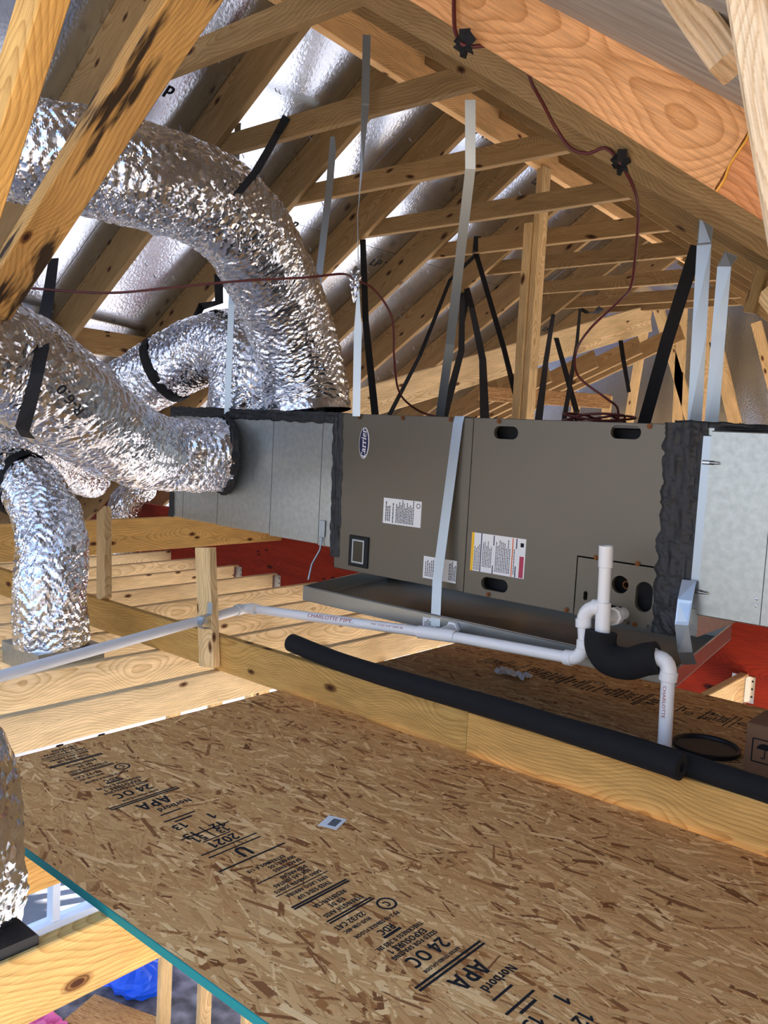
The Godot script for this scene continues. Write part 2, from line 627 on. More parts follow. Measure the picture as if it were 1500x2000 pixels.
func text(s: String, height: float, at: Vector3, read: Vector3, up: Vector3, mat: Material, parent: Node, font := "Droid Sans", weight := 700, slant := 0.0, squeeze := 1.0) -> MeshInstance3D:
	# Thin printed letters lying on a surface; height is the capital height.
	var m := TextMesh.new()
	var f := SystemFont.new()
	f.font_names = PackedStringArray([font])
	f.font_weight = weight
	m.font = f
	m.text = s
	m.font_size = 48
	m.pixel_size = 0.01
	m.depth = 0.02
	m.curve_step = 4.0
	var k := height / 0.343
	var x := read.normalized() * k * squeeze
	var y := up.normalized() * k + read.normalized() * slant * k
	return put("print", m, mat, parent, Transform3D(Basis(x, y, read.cross(up).normalized() * 0.03), at))


func bar(a: Vector3, b: Vector3, width: float, normal: Vector3, mat: Material, parent: Node) -> MeshInstance3D:
	return put("print", board_geo(a.distance_to(b), 0.0006, width, 0, 0, 0.0001).mesh(), mat, parent, along(a, b, normal.cross(b - a)))


# ------------------------------------------------------------------ setting
func setting() -> void:
	# earth outside and the slab
	structure(box("ground", Vector3(-60, SLAB - 0.5, -60), Vector3(60, SLAB - 0.12, 60), M.earth))
	structure(box("floor", Vector3(-6.1, SLAB - 0.2, -8.6), Vector3(1.5, SLAB, 4.0), M.concrete))
	# left roof slope: foil-faced sheathing in 1.22 x 2.44 m sheets laid over the rafters
	var left := Node3D.new()
	left.name = "ceiling"
	structure(left)
	add_child(left)
	var up := Vector3(1, PITCH, 0).normalized()
	var out := Vector3(-PITCH, 1, 0).normalized()
	var ridge := Vector3(-2.58, PITCH * -2.58 + LEFT_RISE, 0) + out * 0.184
	for row in 4:
		for col in 5:
			var z0 := 1.3 - col * 2.44 + (1.22 if row % 2 else 0.0)
			var z1 := z0 - 2.437
			z0 = minf(z0, 0.6)
			z1 = maxf(z1, -8.3)
			if z0 - z1 < 0.05:
				continue
			var a := ridge - up * (1.22 * row) + out * 0.006
			var b := ridge - up * (1.22 * row + 1.217) + out * 0.006
			put("sheathing_panel", board_geo(1.217, 0.012, z0 - z1, 0, 0, 0.0008).mesh(), M.sheathing, left, along(b + Vector3(0, 0, (z0 + z1) / 2.0), a + Vector3(0, 0, (z0 + z1) / 2.0), Vector3.BACK))
	var eave := ridge - up * 4.9 + out * 0.03
	put("roof_deck", board_geo(eave.distance_to(ridge), 0.02, 8.95).mesh(), M.osb_grey, left, along(eave + Vector3(0, 0, -3.86), ridge + out * 0.03 + Vector3(0, 0, -3.86), Vector3.BACK))
	var on := func(x: float, z: float) -> Vector3: return Vector3(x, PITCH * x + LEFT_RISE, z) + out * 0.1835
	for q in [[-3.71, -3.4, 0.06, "LP"], [-3.79, -4.26, 0.06, "LP T"], [-2.886, -4.2, 0.05, "LP TechShield"], [-2.98, -5.0, 0.05, "LP TechShield"], [-3.95, -6.9, 0.055, "LP TechShield"], [-4.94, -2.93, 0.07, "TechShield"], [-3.3, -2.25, 0.06, "LP"]]:
		var at: Vector3 = on.call(q[0] + 0.102, q[1])
		text(q[3], q[2], at - out * 0.0006, Vector3.FORWARD, up, M.ink, left, "Droid Sans", 700)
	# right roof slope: plain boards over the right rafters, up to where the framing is still open
	var right := Node3D.new()
	right.name = "ceiling_001"
	structure(right)
	add_child(right)
	for row in 4:
		for col in 4:
			var za := -0.72 - col * 2.44
			var zb := maxf(za - 2.436, -8.3)
			var pa := right_rafter(za)
			var pb := right_rafter(zb)
			var d := Vector3(1, -0.69, 0).normalized()
			var nrm := Vector3(0.69, 1, 0).normalized()
			var top: Vector3 = (pa[0] + pb[0]) / 2.0 + nrm * 0.2 + d * (1.22 * row)
			top.z = (za + zb) / 2.0
			put("roof_panel", board_geo(1.217, 0.012, za - zb, 0, 0, 0.0008).mesh(), M.roof_board, right, along(top, top + d * 1.217, Vector3.BACK))
	for col in 4:
		var z_front := -0.72 - col * 2.44
		var z_back := maxf(z_front - 3.1, -8.4)
		var mid := (z_front + z_back) / 2.0
		if z_front - z_back > 0.2:
			var line := right_rafter(mid)
			var lift := Vector3(0.69, 1, 0).normalized() * 0.245
			put("roof_deck", board_geo(5.0, 0.02, z_front - z_back).mesh(), M.roof_board, right, along(line[0] + lift, line[0] + lift + Vector3(1, -0.69, 0), Vector3.BACK))
	put("ridge_cap", board_geo(9.3, 0.03, 0.7).mesh(), M.roof_board, right, along(Vector3(-2.6, 2.06, 0.6), Vector3(-2.66, 1.99, -8.4), Vector3.RIGHT))
	# roofing nails that missed the rafters, standing out of the foil
	var tips := Geo.new()
	for i in 260:
		var x := rng.randf_range(-5.8, -2.7)
		var at := Vector3(x, PITCH * x + LEFT_RISE, rng.randf_range(-7.5, -1.2)) + out * 0.184
		tips.add(lathe_geo([Vector2(0, 0.003), Vector2(0.012, 0.0025), Vector2(0.018, 0.0)], 6), along(at, at - out + Vector3(rng.randf_range(-0.5, 0.5), rng.randf_range(-0.5, 0.5), rng.randf_range(-0.5, 0.5)), Vector3.BACK))
	put("nail_tips", tips.mesh(), M.steel, left).set_meta("kind", "stuff")
	# far gable: foil sheets behind its studs
	var gable := Node3D.new()
	gable.name = "wall_far"
	structure(gable)
	add_child(gable)
	for col in 7:
		for row in 3:
			var x0 := -6.9 + col * 1.22
			var y0 := -1.25 + row * 1.33
			box("sheathing_panel", Vector3(x0, y0, -8.32), Vector3(x0 + 1.217, y0 + 1.327, -8.308), M.sheathing, gable, 0.0008)
	text("LP TechShield", 0.05, Vector3(-3.1, 0.62, -8.306), Vector3(0.35, -1, 0), Vector3(1, 0.35, 0), M.ink, gable)


func right_rise(z: float) -> float:
	var t := maxf(0.0, -z - 1.3)
	return 0.065 - 0.0349 * t - 0.0093 * t * t


func right_rafter(z: float) -> Array:
	# underside line of the right rafters at depth z, from the ridge to the eave
	var rise := right_rise(z)
	var x := -(LEFT_RISE - rise) / (2.0 * PITCH)
	return [Vector3(x, -PITCH * x + rise, z), Vector3(1.6, -PITCH * 1.6 + rise, z)]


func deck() -> void:
	# two sheets of OSB subfloor either side of the long 2x6
	var near := thing("osb_sheet", "large OSB subfloor sheet with painted teal edge and black stamps in the foreground", "subfloor sheet", Vector3(-1.1, DECK, -1.5), "OSB subfloor sheets")
	sheet(near, -2.27, 0.6, -0.898, -2.118, M.osb)
	box("painted_edge", Vector3(-2.27, DECK - 0.0185, -0.899), Vector3(0.6, DECK - 0.0005, -0.8955), M.teal, near, 0.0008).set_meta("label", "teal painted edge")
	stamps(near, -1.235, -0.575)
	stamps(near, -1.235, -1.545)
	var far := thing("osb_sheet", "greyer OSB subfloor sheet behind the long board, under the drain pipe", "subfloor sheet", Vector3(-1.1, DECK, -2.7), "OSB subfloor sheets")
	sheet(far, -2.29, 0.6, -2.165, -3.375, M.osb_grey)
	stamps(far, -3.11, -0.08)
	stamps(far, -3.11, -1.04)


func sheet(o: Node3D, x0: float, x1: float, z0: float, z1: float, mat: Material) -> void:
	var g := Geo.new()
	var u := func(p: Vector3): return Vector2(p.x / 2.44, -p.z / 1.22)
	var a := Vector3(x0, DECK, z0)
	var b := Vector3(x1, DECK, z0)
	var c := Vector3(x1, DECK, z1)
	var d := Vector3(x0, DECK, z1)
	var k := Vector3(0, -0.0183, 0)
	g.quad(a, b, c, d, u.call(a), u.call(b), u.call(c), u.call(d))
	g.quad(d + k, c + k, b + k, a + k, u.call(d), u.call(c), u.call(b), u.call(a))
	for e in [[a, b], [b, c], [c, d], [d, a]]:
		var p: Vector3 = e[0]
		var q: Vector3 = e[1]
		g.quad(p + k, q + k, q, p, Vector2(0, 0), Vector2(p.distance_to(q) / 2.44, 0), Vector2(p.distance_to(q) / 2.44, 0.015), Vector2(0, 0.015))
	put("board", g.mesh(), mat, o)


func stamps(o: Node3D, z: float, x: float) -> void:
	# The mill's ink stamps: lines of print across the sheet, one after another along it.
	var y := DECK + 0.0004
	var line := func(dx: float, s: String, h: float, dz := 0.0):
		if x - dx * 0.786 < -2.25:
			return
		text(s, h * 0.88, Vector3(x - dx * 0.786, y, z + dz), Vector3.BACK, Vector3.RIGHT, M.ink, o, "Droid Sans", 700, 0.0, 0.9)
	var rule := func(dx: float, w: float, len_: float):
		if x - dx * 0.786 > -2.25:
			bar(Vector3(x - dx * 0.786, y, z - len_ / 2.0), Vector3(x - dx * 0.786, y, z + len_ / 2.0), w * 0.9, Vector3.UP, M.ink, o)
	line.call(0.02, "12 | 13", 0.032, 0.0)
	line.call(0.085, "1", 0.035, -0.06)
	line.call(0.09, "13", 0.032, 0.03)
	rule.call(0.125, 0.007, 0.05)
	rule.call(0.145, 0.006, 0.09)
	rule.call(0.19, 0.006, 0.06)
	line.call(0.225, "Norbord", 0.022, -0.03)
	line.call(0.28, "APA", 0.044, 0.0)
	rule.call(0.325, 0.006, 0.2)
	rule.call(0.337, 0.006, 0.2)
	line.call(0.358, "RATED STURD-I-FLOOR", 0.009, 0.0)
	line.call(0.4, "24 OC", 0.036, 0.0)
	line.call(0.44, "SIZED FOR SPACING", 0.0125, 0.0)
	line.call(0.463, "EXPOSURE 1", 0.017, 0.0)
	line.call(0.488, "THICKNESS 0.703 IN.", 0.0125, 0.0)
	rule.call(0.51, 0.008, 0.05)
	line.call(0.53, "RDC", 0.02, 0.0)
	line.call(0.56, "PS 2-10 SINGLE FLOOR", 0.011, 0.0)
	put("print", lathe_geo([Vector2(0, 0.017), Vector2(0.0003, 0.017), Vector2(0.0003, 0.022), Vector2(0, 0.022)], 24).mesh(), M.ink, o, Transform3D(Basis(Vector3.UP, Vector3.BACK, Vector3.RIGHT), Vector3(x - 0.476, y, z - 0.07)))
	line.call(0.605, "C", 0.02, -0.07)
	line.call(0.592, "HUD-UM-40C", 0.011, 0.03)
	line.call(0.618, "23/32 CAT", 0.016, 0.03)
	rule.call(0.645, 0.005, 0.13)
	rule.call(0.655, 0.005, 0.13)
	line.call(0.675, "STRENGTH AXIS", 0.0135, 0.0)
	line.call(0.7, "EJE DE", 0.0135, 0.0)
	line.call(0.725, "RESISTENCIA", 0.0135, 0.0)
	rule.call(0.752, 0.006, 0.16)
	rule.call(0.762, 0.006, 0.16)
	line.call(0.784, "THIS SIDE UP", 0.014, 0.0)
	line.call(0.81, "ESTE LADO ARRIBA", 0.012, 0.0)
	rule.call(0.828, 0.003, 0.15)
	line.call(0.845, "SAND UNEVEN JOINTS", 0.0115, 0.0)
	line.call(0.868, "LIJE LAS JUNTAS", 0.0125, 0.0)
	line.call(0.89, "DISPAREJAS", 0.0125, -0.02)
	rule.call(0.91, 0.004, 0.14)
	line.call(0.93, "SPACE ENDS", 0.0125, -0.03)
	line.call(0.953, "SEPARE LOS", 0.0125, -0.03)
	line.call(0.975, "EXTREMOS A 1/8", 0.0125, 0.0)
	rule.call(1.03, 0.006, 0.19)
	line.call(1.075, "U", 0.05, 0.0)
	rule.call(1.11, 0.005, 0.15)
	rule.call(1.135, 0.005, 0.16)
	line.call(1.165, "2021", 0.034, 0.0)
	rule.call(1.195, 0.004, 0.08)
	line.call(1.22, "13 | 51", 0.028, 0.0)
	rule.call(1.25, 0.005, 0.14)


func floor_frame() -> void:
	# 2x6 joists along z every 406 mm; their near upper edges at x = -2.65 + 0.4064 k
	for k in range(-11, 0):
		var x := -2.65 + 0.4064 * (k + 1) - 0.019
		var i := -k - 1
		var tall := 0.132 if i == 0 else 0.16
		lumber("floor_joist", Vector3(x, JT - tall / 2.0, 1.2), Vector3(x, JT - tall / 2.0, -3.93), Vector3.RIGHT, tall, 0.038, M.joist)
		tag(get_child(-1), "pale knotty pine floor joist, %s one left of the OSB deck" % ORD[i], "joist", "pine floor joists")
		if x > -5.4 and x < -3.9:
			hanger(Vector3(x, JT, -3.93), "galvanized joist hanger on the %s joist at the red beam" % ORD[i])
	var extra := [-2.25, -1.85, -1.4385, -1.0, -0.6]
	var said := ["pine joist carrying the left end of the near OSB sheet", "short pale joist end under the teal edge beside the bottom duct", "wide pale joist in the bottom left corner passing under the teal edge", "pine joist hidden under the OSB deck near its middle", "pine joist hidden under the OSB deck at the right"]
	for i in 3:
		lumber("floor_joist", Vector3(extra[i], JT - 0.07, 1.2), Vector3(extra[i], JT - 0.07, -3.36), Vector3.RIGHT, 0.14, 0.038, M.yellow if i else M.joist)
		tag(get_child(-1), said[i], "joist", "pine floor joists")
	lumber("floor_joist", Vector3(-1.185, JT - 0.07, -3.3), Vector3(-1.185, JT - 0.07, -3.93), Vector3.RIGHT, 0.14, 0.038, M.joist)
	tag(get_child(-1), "short pale joist end meeting the red beam at right behind the drain pan", "joist", "pine floor joists")
	hanger(Vector3(-1.185, JT, -3.93), "galvanized joist hanger on the red beam at far right")
	# red coated beam behind
	lumber("red_beam", Vector3(-7.0, -0.9, -3.955), Vector3(0.4, -0.9, -3.955), Vector3.BACK, 0.52, 0.045, M.red)
	tag(get_child(-1), "red coated wooden beam running behind the joist ends and the air handler", "beam")
	# long 2x6 lying across the joists: two lengths butted
	var y := -0.899
	lumber("long_board", Vector3(-6.2, y, -2.159), Vector3(-1.444, y, -2.159), Vector3.BACK, 0.14, 0.038, M.long[0])
	tag(get_child(-1), "long yellow pine 2x6 on edge across the bare joists, left of the butt joint", "board", "boards on edge across the joists")
	lumber("long_board", Vector3(-1.441, y - 0.002, -2.156), Vector3(0.5, y - 0.002, -2.156), Vector3.BACK, 0.137, 0.038, M.long[1])
	tag(get_child(-1), "yellow pine 2x6 on edge between the OSB sheets, right of the butt joint", "board", "boards on edge across the joists")
	# upright scrap and leaning brace
	lumber("upright_stud", Vector3(-2.682, -0.955, -2.119), Vector3(-2.735, -0.482, -2.119), Vector3.BACK, 0.092, 0.038, M.stud)
	tag(get_child(-1), "short upright 2x4 nailed to the long board, carrying the white pipe", "stud")
	lumber("leaning_brace", Vector3(-3.53, -0.832, -2.16), Vector3(-3.78, -0.44, -2.3), Vector3.BACK, 0.085, 0.038, M.stud)
	tag(get_child(-1), "leaning 2x4 brace between the vertical duct and the long board", "brace")
	# beam along z at the left, proud of the joists
	lumber("wide_beam", Vector3(-4.27, -0.645, 1.0), Vector3(-4.27, -0.645, -3.93), Vector3.RIGHT, 0.193, 0.038, M.yellow[1])
	tag(get_child(-1), "wide yellow pine beam spanning level behind the upright duct to the red beam", "beam")
	# purlin under the left rafters
	lumber("purlin_board", Vector3(-4.5, 0.462, -1.6), Vector3(-4.62, 0.452, -3.2), Vector3.RIGHT, 0.14, 0.038, M.rafter)
	tag(get_child(-1), "level 2x6 crossing below the left rafters above the curved duct", "board")


func hanger(at: Vector3, label: String) -> void:
	var o := thing("joist_hanger", label, "bracket", at, "joist hangers on the red beam")
	for s in [-1, 1]:
		box("side_plate", at + Vector3(s * 0.021 - 0.001, -0.13, 0.0), at + Vector3(s * 0.021 + 0.001, -0.01, 0.045), M.steel, o, 0.0004)
		box("flange", at + Vector3(s * 0.036 - 0.015, -0.13, 0.0), at + Vector3(s * 0.036 + 0.015, -0.01, 0.0025), M.steel, o, 0.0004)
		for k in 3:
			put("nail_head", lathe_geo([Vector2(0, 0.0), Vector2(0.002, 0.003), Vector2(0, 0.005)], 8).mesh(), M.black, o, along(at + Vector3(s * 0.04, -0.03 - 0.035 * k, 0.003), at + Vector3(s * 0.04, -0.03 - 0.035 * k, 1.0), Vector3.RIGHT))
	box("seat", at + Vector3(-0.022, -0.142, 0.0), at + Vector3(0.022, -0.14, 0.045), M.steel, o, 0.0004)


# ------------------------------------------------------------------ roof
func rafter_z(k: int) -> float:
	return -(0.735 + 0.1785 * (k - 1)) * LEFT_RISE


func roof() -> void:
	var out := Vector3(-PITCH, 1, 0).normalized()
	for k in range(0, 9):
		var z := rafter_z(k) + 0.019
		var top := Vector3(-2.58, PITCH * -2.58 + LEFT_RISE, z) + out * 0.092
		var low_x := -6.75
		var low := Vector3(low_x, PITCH * low_x + LEFT_RISE, z) + out * 0.092
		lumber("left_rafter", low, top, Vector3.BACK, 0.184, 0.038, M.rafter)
		tag(get_child(-1), "pine rafter under the foil on the left slope, %s counting back from the camera" % ORD[k], "rafter", "left slope rafters")
		if k >= 0:
			var e := right_rafter(z)
			var nrm := Vector3(PITCH, 1, 0).normalized()
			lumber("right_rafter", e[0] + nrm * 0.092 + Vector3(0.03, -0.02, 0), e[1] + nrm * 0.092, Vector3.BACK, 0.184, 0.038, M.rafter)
			tag(get_child(-1), "pine rafter of the right slope seen edge-on, %s behind the orange rafter" % ORD[k], "rafter", "right slope rafters")
	# ridge board
	lumber("ridge_board", Vector3(-2.555, 1.84, -0.2), Vector3(-2.555, 1.41, -8.25), Vector3.RIGHT, 0.286, 0.04, M.pale[1])
	tag(get_child(-1), "pale ridge board at the peak where both slopes meet", "beam")
	# collar ties, each on the back of a rafter
	var bottoms := [1.268, 1.227, 1.175, 1.14, 1.132, 1.135, 1.1, 1.088, 1.14]
	for i in 9:
		var z := rafter_z(i) - 0.019
		var y: float = bottoms[i]
		var rise := right_rise(z)
		var xl := (y - LEFT_RISE) / PITCH - 0.1
		var xr := (rise - y) / PITCH + 0.05
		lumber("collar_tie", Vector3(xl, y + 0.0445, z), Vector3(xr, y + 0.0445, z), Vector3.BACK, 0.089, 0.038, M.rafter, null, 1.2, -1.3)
		tag(get_child(-1), "level 2x4 collar tie across the attic, %s counting back from the camera" % ORD[i], "collar tie", "collar ties")
	# nearest right rafter: deep orange fir, in two lengths
	var s := 0.715
	var d := Vector3(1, -s, 0).normalized()
	var nn := Vector3(s, 1, 0).normalized()
	var at := func(x: float) -> Vector3: return Vector3(x, -s * x + 0.036, -1.42) + nn * 0.085
	lumber("near_rafter", at.call(-2.5), at.call(-0.545), Vector3.BACK, 0.17, 0.04, M.fir[0], null, 0.0, -0.12)
	tag(get_child(-1), "broad orange fir rafter across the top right with dark knots", "rafter", "near orange rafters")
	lumber("near_rafter", at.call(-0.542), at.call(1.5), Vector3.BACK, 0.17, 0.04, M.fir[1], null, -0.12, 0.0)
	tag(get_child(-1), "orange fir rafter length below the glue seam at the right edge", "rafter", "near orange rafters")
	var glue := []
	for i in 9:
		var p: Vector3 = at.call(-0.542) + nn * (-0.085 + 0.021 * i) + Vector3(0.003 * sin(i * 2.1), 0, 0.0205) - d * 0.012 * (i - 4) / 4.0
		glue.append(p)
	tube("glue_seam", glue, 0.0022, M.glue, null, 8, 0.01)
	tag(get_child(-1), "amber glue squeezed from the seam between the two orange rafter lengths", "glue")
	# framing at the top right
	lumber("sloping_strut", Vector3(-0.455, 0.565, -0.88), Vector3(-0.33, 0.383, -0.88), Vector3.BACK, 0.034, 0.045, M.pale[0])
	tag(get_child(-1), "whitish rough-cut board with a splintered end at the top right corner", "board")
	lumber("corner_post", Vector3(-0.279, 0.505, -0.75), Vector3(-0.165, 0.05, -0.75), Vector3.BACK, 0.075, 0.04, M.pale[0])
	tag(get_child(-1), "smooth pale post running down the right edge of the view", "post")
	# near boards at the top left
	lumber("weathered_brace", Vector3(-3.3, -0.378, -1.06), Vector3(-1.2, 1.023, -1.06), Vector3.BACK, 0.04, 0.106, M.mould)
	tag(get_child(-1), "yellow 2x4 with black mould stains slanting across the top left ducts", "brace")
	lumber("leaning_post", Vector3(-2.2, -0.02, -0.8275), Vector3(-1.4, 1.057, -0.8275), Vector3.BACK, 0.09, 0.055, M.long[1])
	tag(get_child(-1), "bright yellow leaning board in the top left corner", "post")


func far_end() -> void:
	# doubled post standing behind the air handler
	lumber("back_post", Vector3(-2.585, JT, -4.13), Vector3(-2.585, 1.2, -4.13), Vector3.RIGHT, 0.038, 0.05, M.stud)
	tag(get_child(-1), "rough stud of the post behind the air handler, front left one of the pair", "post", "paired posts")
	lumber("back_post", Vector3(-2.54, JT, -4.17), Vector3(-2.54, 1.5, -4.17), Vector3.RIGHT, 0.089, 0.038, M.stud)
	tag(get_child(-1), "taller stud of the post pair behind the air handler", "post", "paired posts")
	# beam under the far rafters and the lower roof beyond it
	var a := Vector3(-4.16, 0.33, -4.6)
	var b := Vector3(-3.1, 1.19, -6.9)
	lumber("valley_beam", a + (a - b) * 0.15 + Vector3(0, -0.1, 0), b + Vector3(0, -0.1, 0), Vector3(1, 0, 0.3), 0.22, 0.04, M.joist)
	tag(get_child(-1), "light pine beam climbing to the right beneath the far rafters", "beam")
	var d := Vector3(-1, -0.44, 0).normalized()
	for k in 5:
		var t := 0.22 + 0.17 * k
		var p := a.lerp(b, t) + Vector3(0.35, -0.12, -0.35)
		lumber("low_rafter", p, p + d * 2.6, Vector3.BACK, 0.14, 0.038, M.rafter)
		tag(get_child(-1), "low-pitched rafter beyond the light beam, %s counting back from the camera" % ORD[k], "rafter", "low rafters at the far end")
	lumber("scrap_board", Vector3(-3.45, 0.33, -5.0), Vector3(-2.75, 0.32, -5.6), Vector3.BACK, 0.1, 0.012, M.osb_grey)
	tag(get_child(-1), "grey OSB strip nailed across the low rafters behind the air handler", "board")
	# gable studs and braces, traced on the plane just before the far wall
	var z := -7.8
	var gs := [[Vector2(-3.517, 1.4), Vector2(-3.64, 0.1), 0.085, "slanting stud left of the wide black strap against the far foil wall"], [Vector2(-3.43, 1.35), Vector2(-3.0, 0.25), 0.1, "diagonal brace crossing behind the wide black strap at the far wall"], [Vector2(-3.19, 1.4), Vector2(-3.1, -0.9), 0.089, "upright far gable stud left of the two hanging metal straps"], [Vector2(-2.91, 1.4), Vector2(-2.92, -0.9), 0.085, "upright far gable stud behind the two hanging metal straps"], [Vector2(-2.86, 1.0), Vector2(-2.55, 0.05), 0.11, "diagonal brace right of the hanging metal straps at the far wall"], [Vector2(-2.52, 1.15), Vector2(-2.2, 0.2), 0.085, "rightmost diagonal brace against the far foil wall"], [Vector2(-3.86, 0.5), Vector2(-3.9, -0.9), 0.085, "short upright stud below the beam end at the far wall"], [Vector2(-4.2, 0.4), Vector2(-4.22, -0.9), 0.085, "short upright stud left of the far slanting stud"]]
	for q in gs:
		var top: Vector2 = q[0]
		var foot: Vector2 = q[1]
		lumber("gable_stud", Vector3(foot.x, foot.y, z), Vector3(top.x, top.y, z), Vector3.BACK, q[2], 0.038, M.stud)
		tag(get_child(-1), q[3], "stud", "far gable framing")
	lumber("cut_block", Vector3(-0.917, 0.438, -2.77), Vector3(-0.89, 0.562, -2.77), Vector3.BACK, 0.034, 0.04, M.treated)
	tag(get_child(-1), "dark brown cut block end at the right edge below the rafters", "block")
	lumber("edge_rafter", Vector3(-0.873, 0.51, -2.78), Vector3(-0.5, 0.05, -2.78), Vector3.BACK, 0.08, 0.04, M.joist)
	tag(get_child(-1), "pale board beside the dark cut block at the right edge", "board")


# ------------------------------------------------------------------ air handler
func oval(cx: float, cy: float, w: float, h: float, depth: float) -> CSGPolygon3D:
	var p := PackedVector2Array()
	var r := minf(w, h) / 2.0
	for i in 32:
		var a := TAU * (i + 0.5) / 32.0
		p.append(Vector2(cx + cos(a) * r + signf(cos(a)) * maxf(0.0, w / 2.0 - r), cy + sin(a) * r + signf(sin(a)) * maxf(0.0, h / 2.0 - r)))
	var c := CSGPolygon3D.new()
	c.polygon = p
	c.depth = depth
	c.operation = CSGShape3D.OPERATION_SUBTRACTION
	return c


func panel(called: String, parent: Node3D, x0: float, x1: float, y0: float, y1: float, z: float, holes: Array, mat: Material) -> void:
	# sheet-metal door with openings cut through it; z is its front face
	var c := CSGCombiner3D.new()
	c.name = called
	parent.add_child(c, true)
	c.position = Vector3(0, 0, z) - parent.position
	var b := CSGBox3D.new()
	b.size = Vector3(x1 - x0, y1 - y0, 0.018)
	b.position = Vector3((x0 + x1) / 2.0, (y0 + y1) / 2.0, -0.009)
	b.material = mat
	c.add_child(b)
	for h in holes:
		if h.size() > 4:
			var cut := CSGBox3D.new()
			cut.size = Vector3(h[2], h[3], 0.1)
			cut.position = Vector3(h[0], h[1], 0)
			cut.operation = CSGShape3D.OPERATION_SUBTRACTION
			cut.material = mat
			c.add_child(cut)
			continue
		var o := oval(h[0], h[1], h[2], h[3], 0.08)
		o.position = Vector3(0, 0, 0.04)
		o.material = mat
		c.add_child(o)


func screw(parent: Node3D, x: float, y: float, z: float) -> void:
	put("screw", lathe_geo([Vector2(0, 0.0085), Vector2(0.0012, 0.0085), Vector2(0.0015, 0.005), Vector2(0.005, 0.0048), Vector2(0.0055, 0.0)], 12).mesh(), M.copper, parent, along(Vector3(x, y, z), Vector3(x, y, z + 1.0), Vector3.RIGHT))


func label_plate(parent: Node, x0: float, x1: float, y0: float, y1: float, z: float) -> MeshInstance3D:
	return box("label", Vector3(x0, y0, z), Vector3(x1, y1, z + 0.0008), M.paper, parent, 0.0002)


func small_print(parent: Node, x0: float, x1: float, y0: float, y1: float, z: float, lines: int, mat: Material, seed_: int) -> void:
	# rows of print too small to read, set upright as on the turned cabinet
	var r := RandomNumberGenerator.new()
	r.seed = seed_
	var g := Geo.new()
	for i in lines:
		var x := lerpf(x0, x1, (i + 0.5) / lines)
		var y := y0
		var stop := lerpf(y1, y0, r.randf() * 0.3)
		while y < stop:
			var step := r.randf_range(0.003, 0.011)
			g.add(box_geo(Vector3((x1 - x0) / lines * 0.5, step, 0.0002), 0.00005), Transform3D(Basis(), Vector3(x, y + step / 2.0, z + 0.001)))
			y += step + 0.0014
	put("print", g.mesh(), mat, parent).set_meta("kind", "stuff")


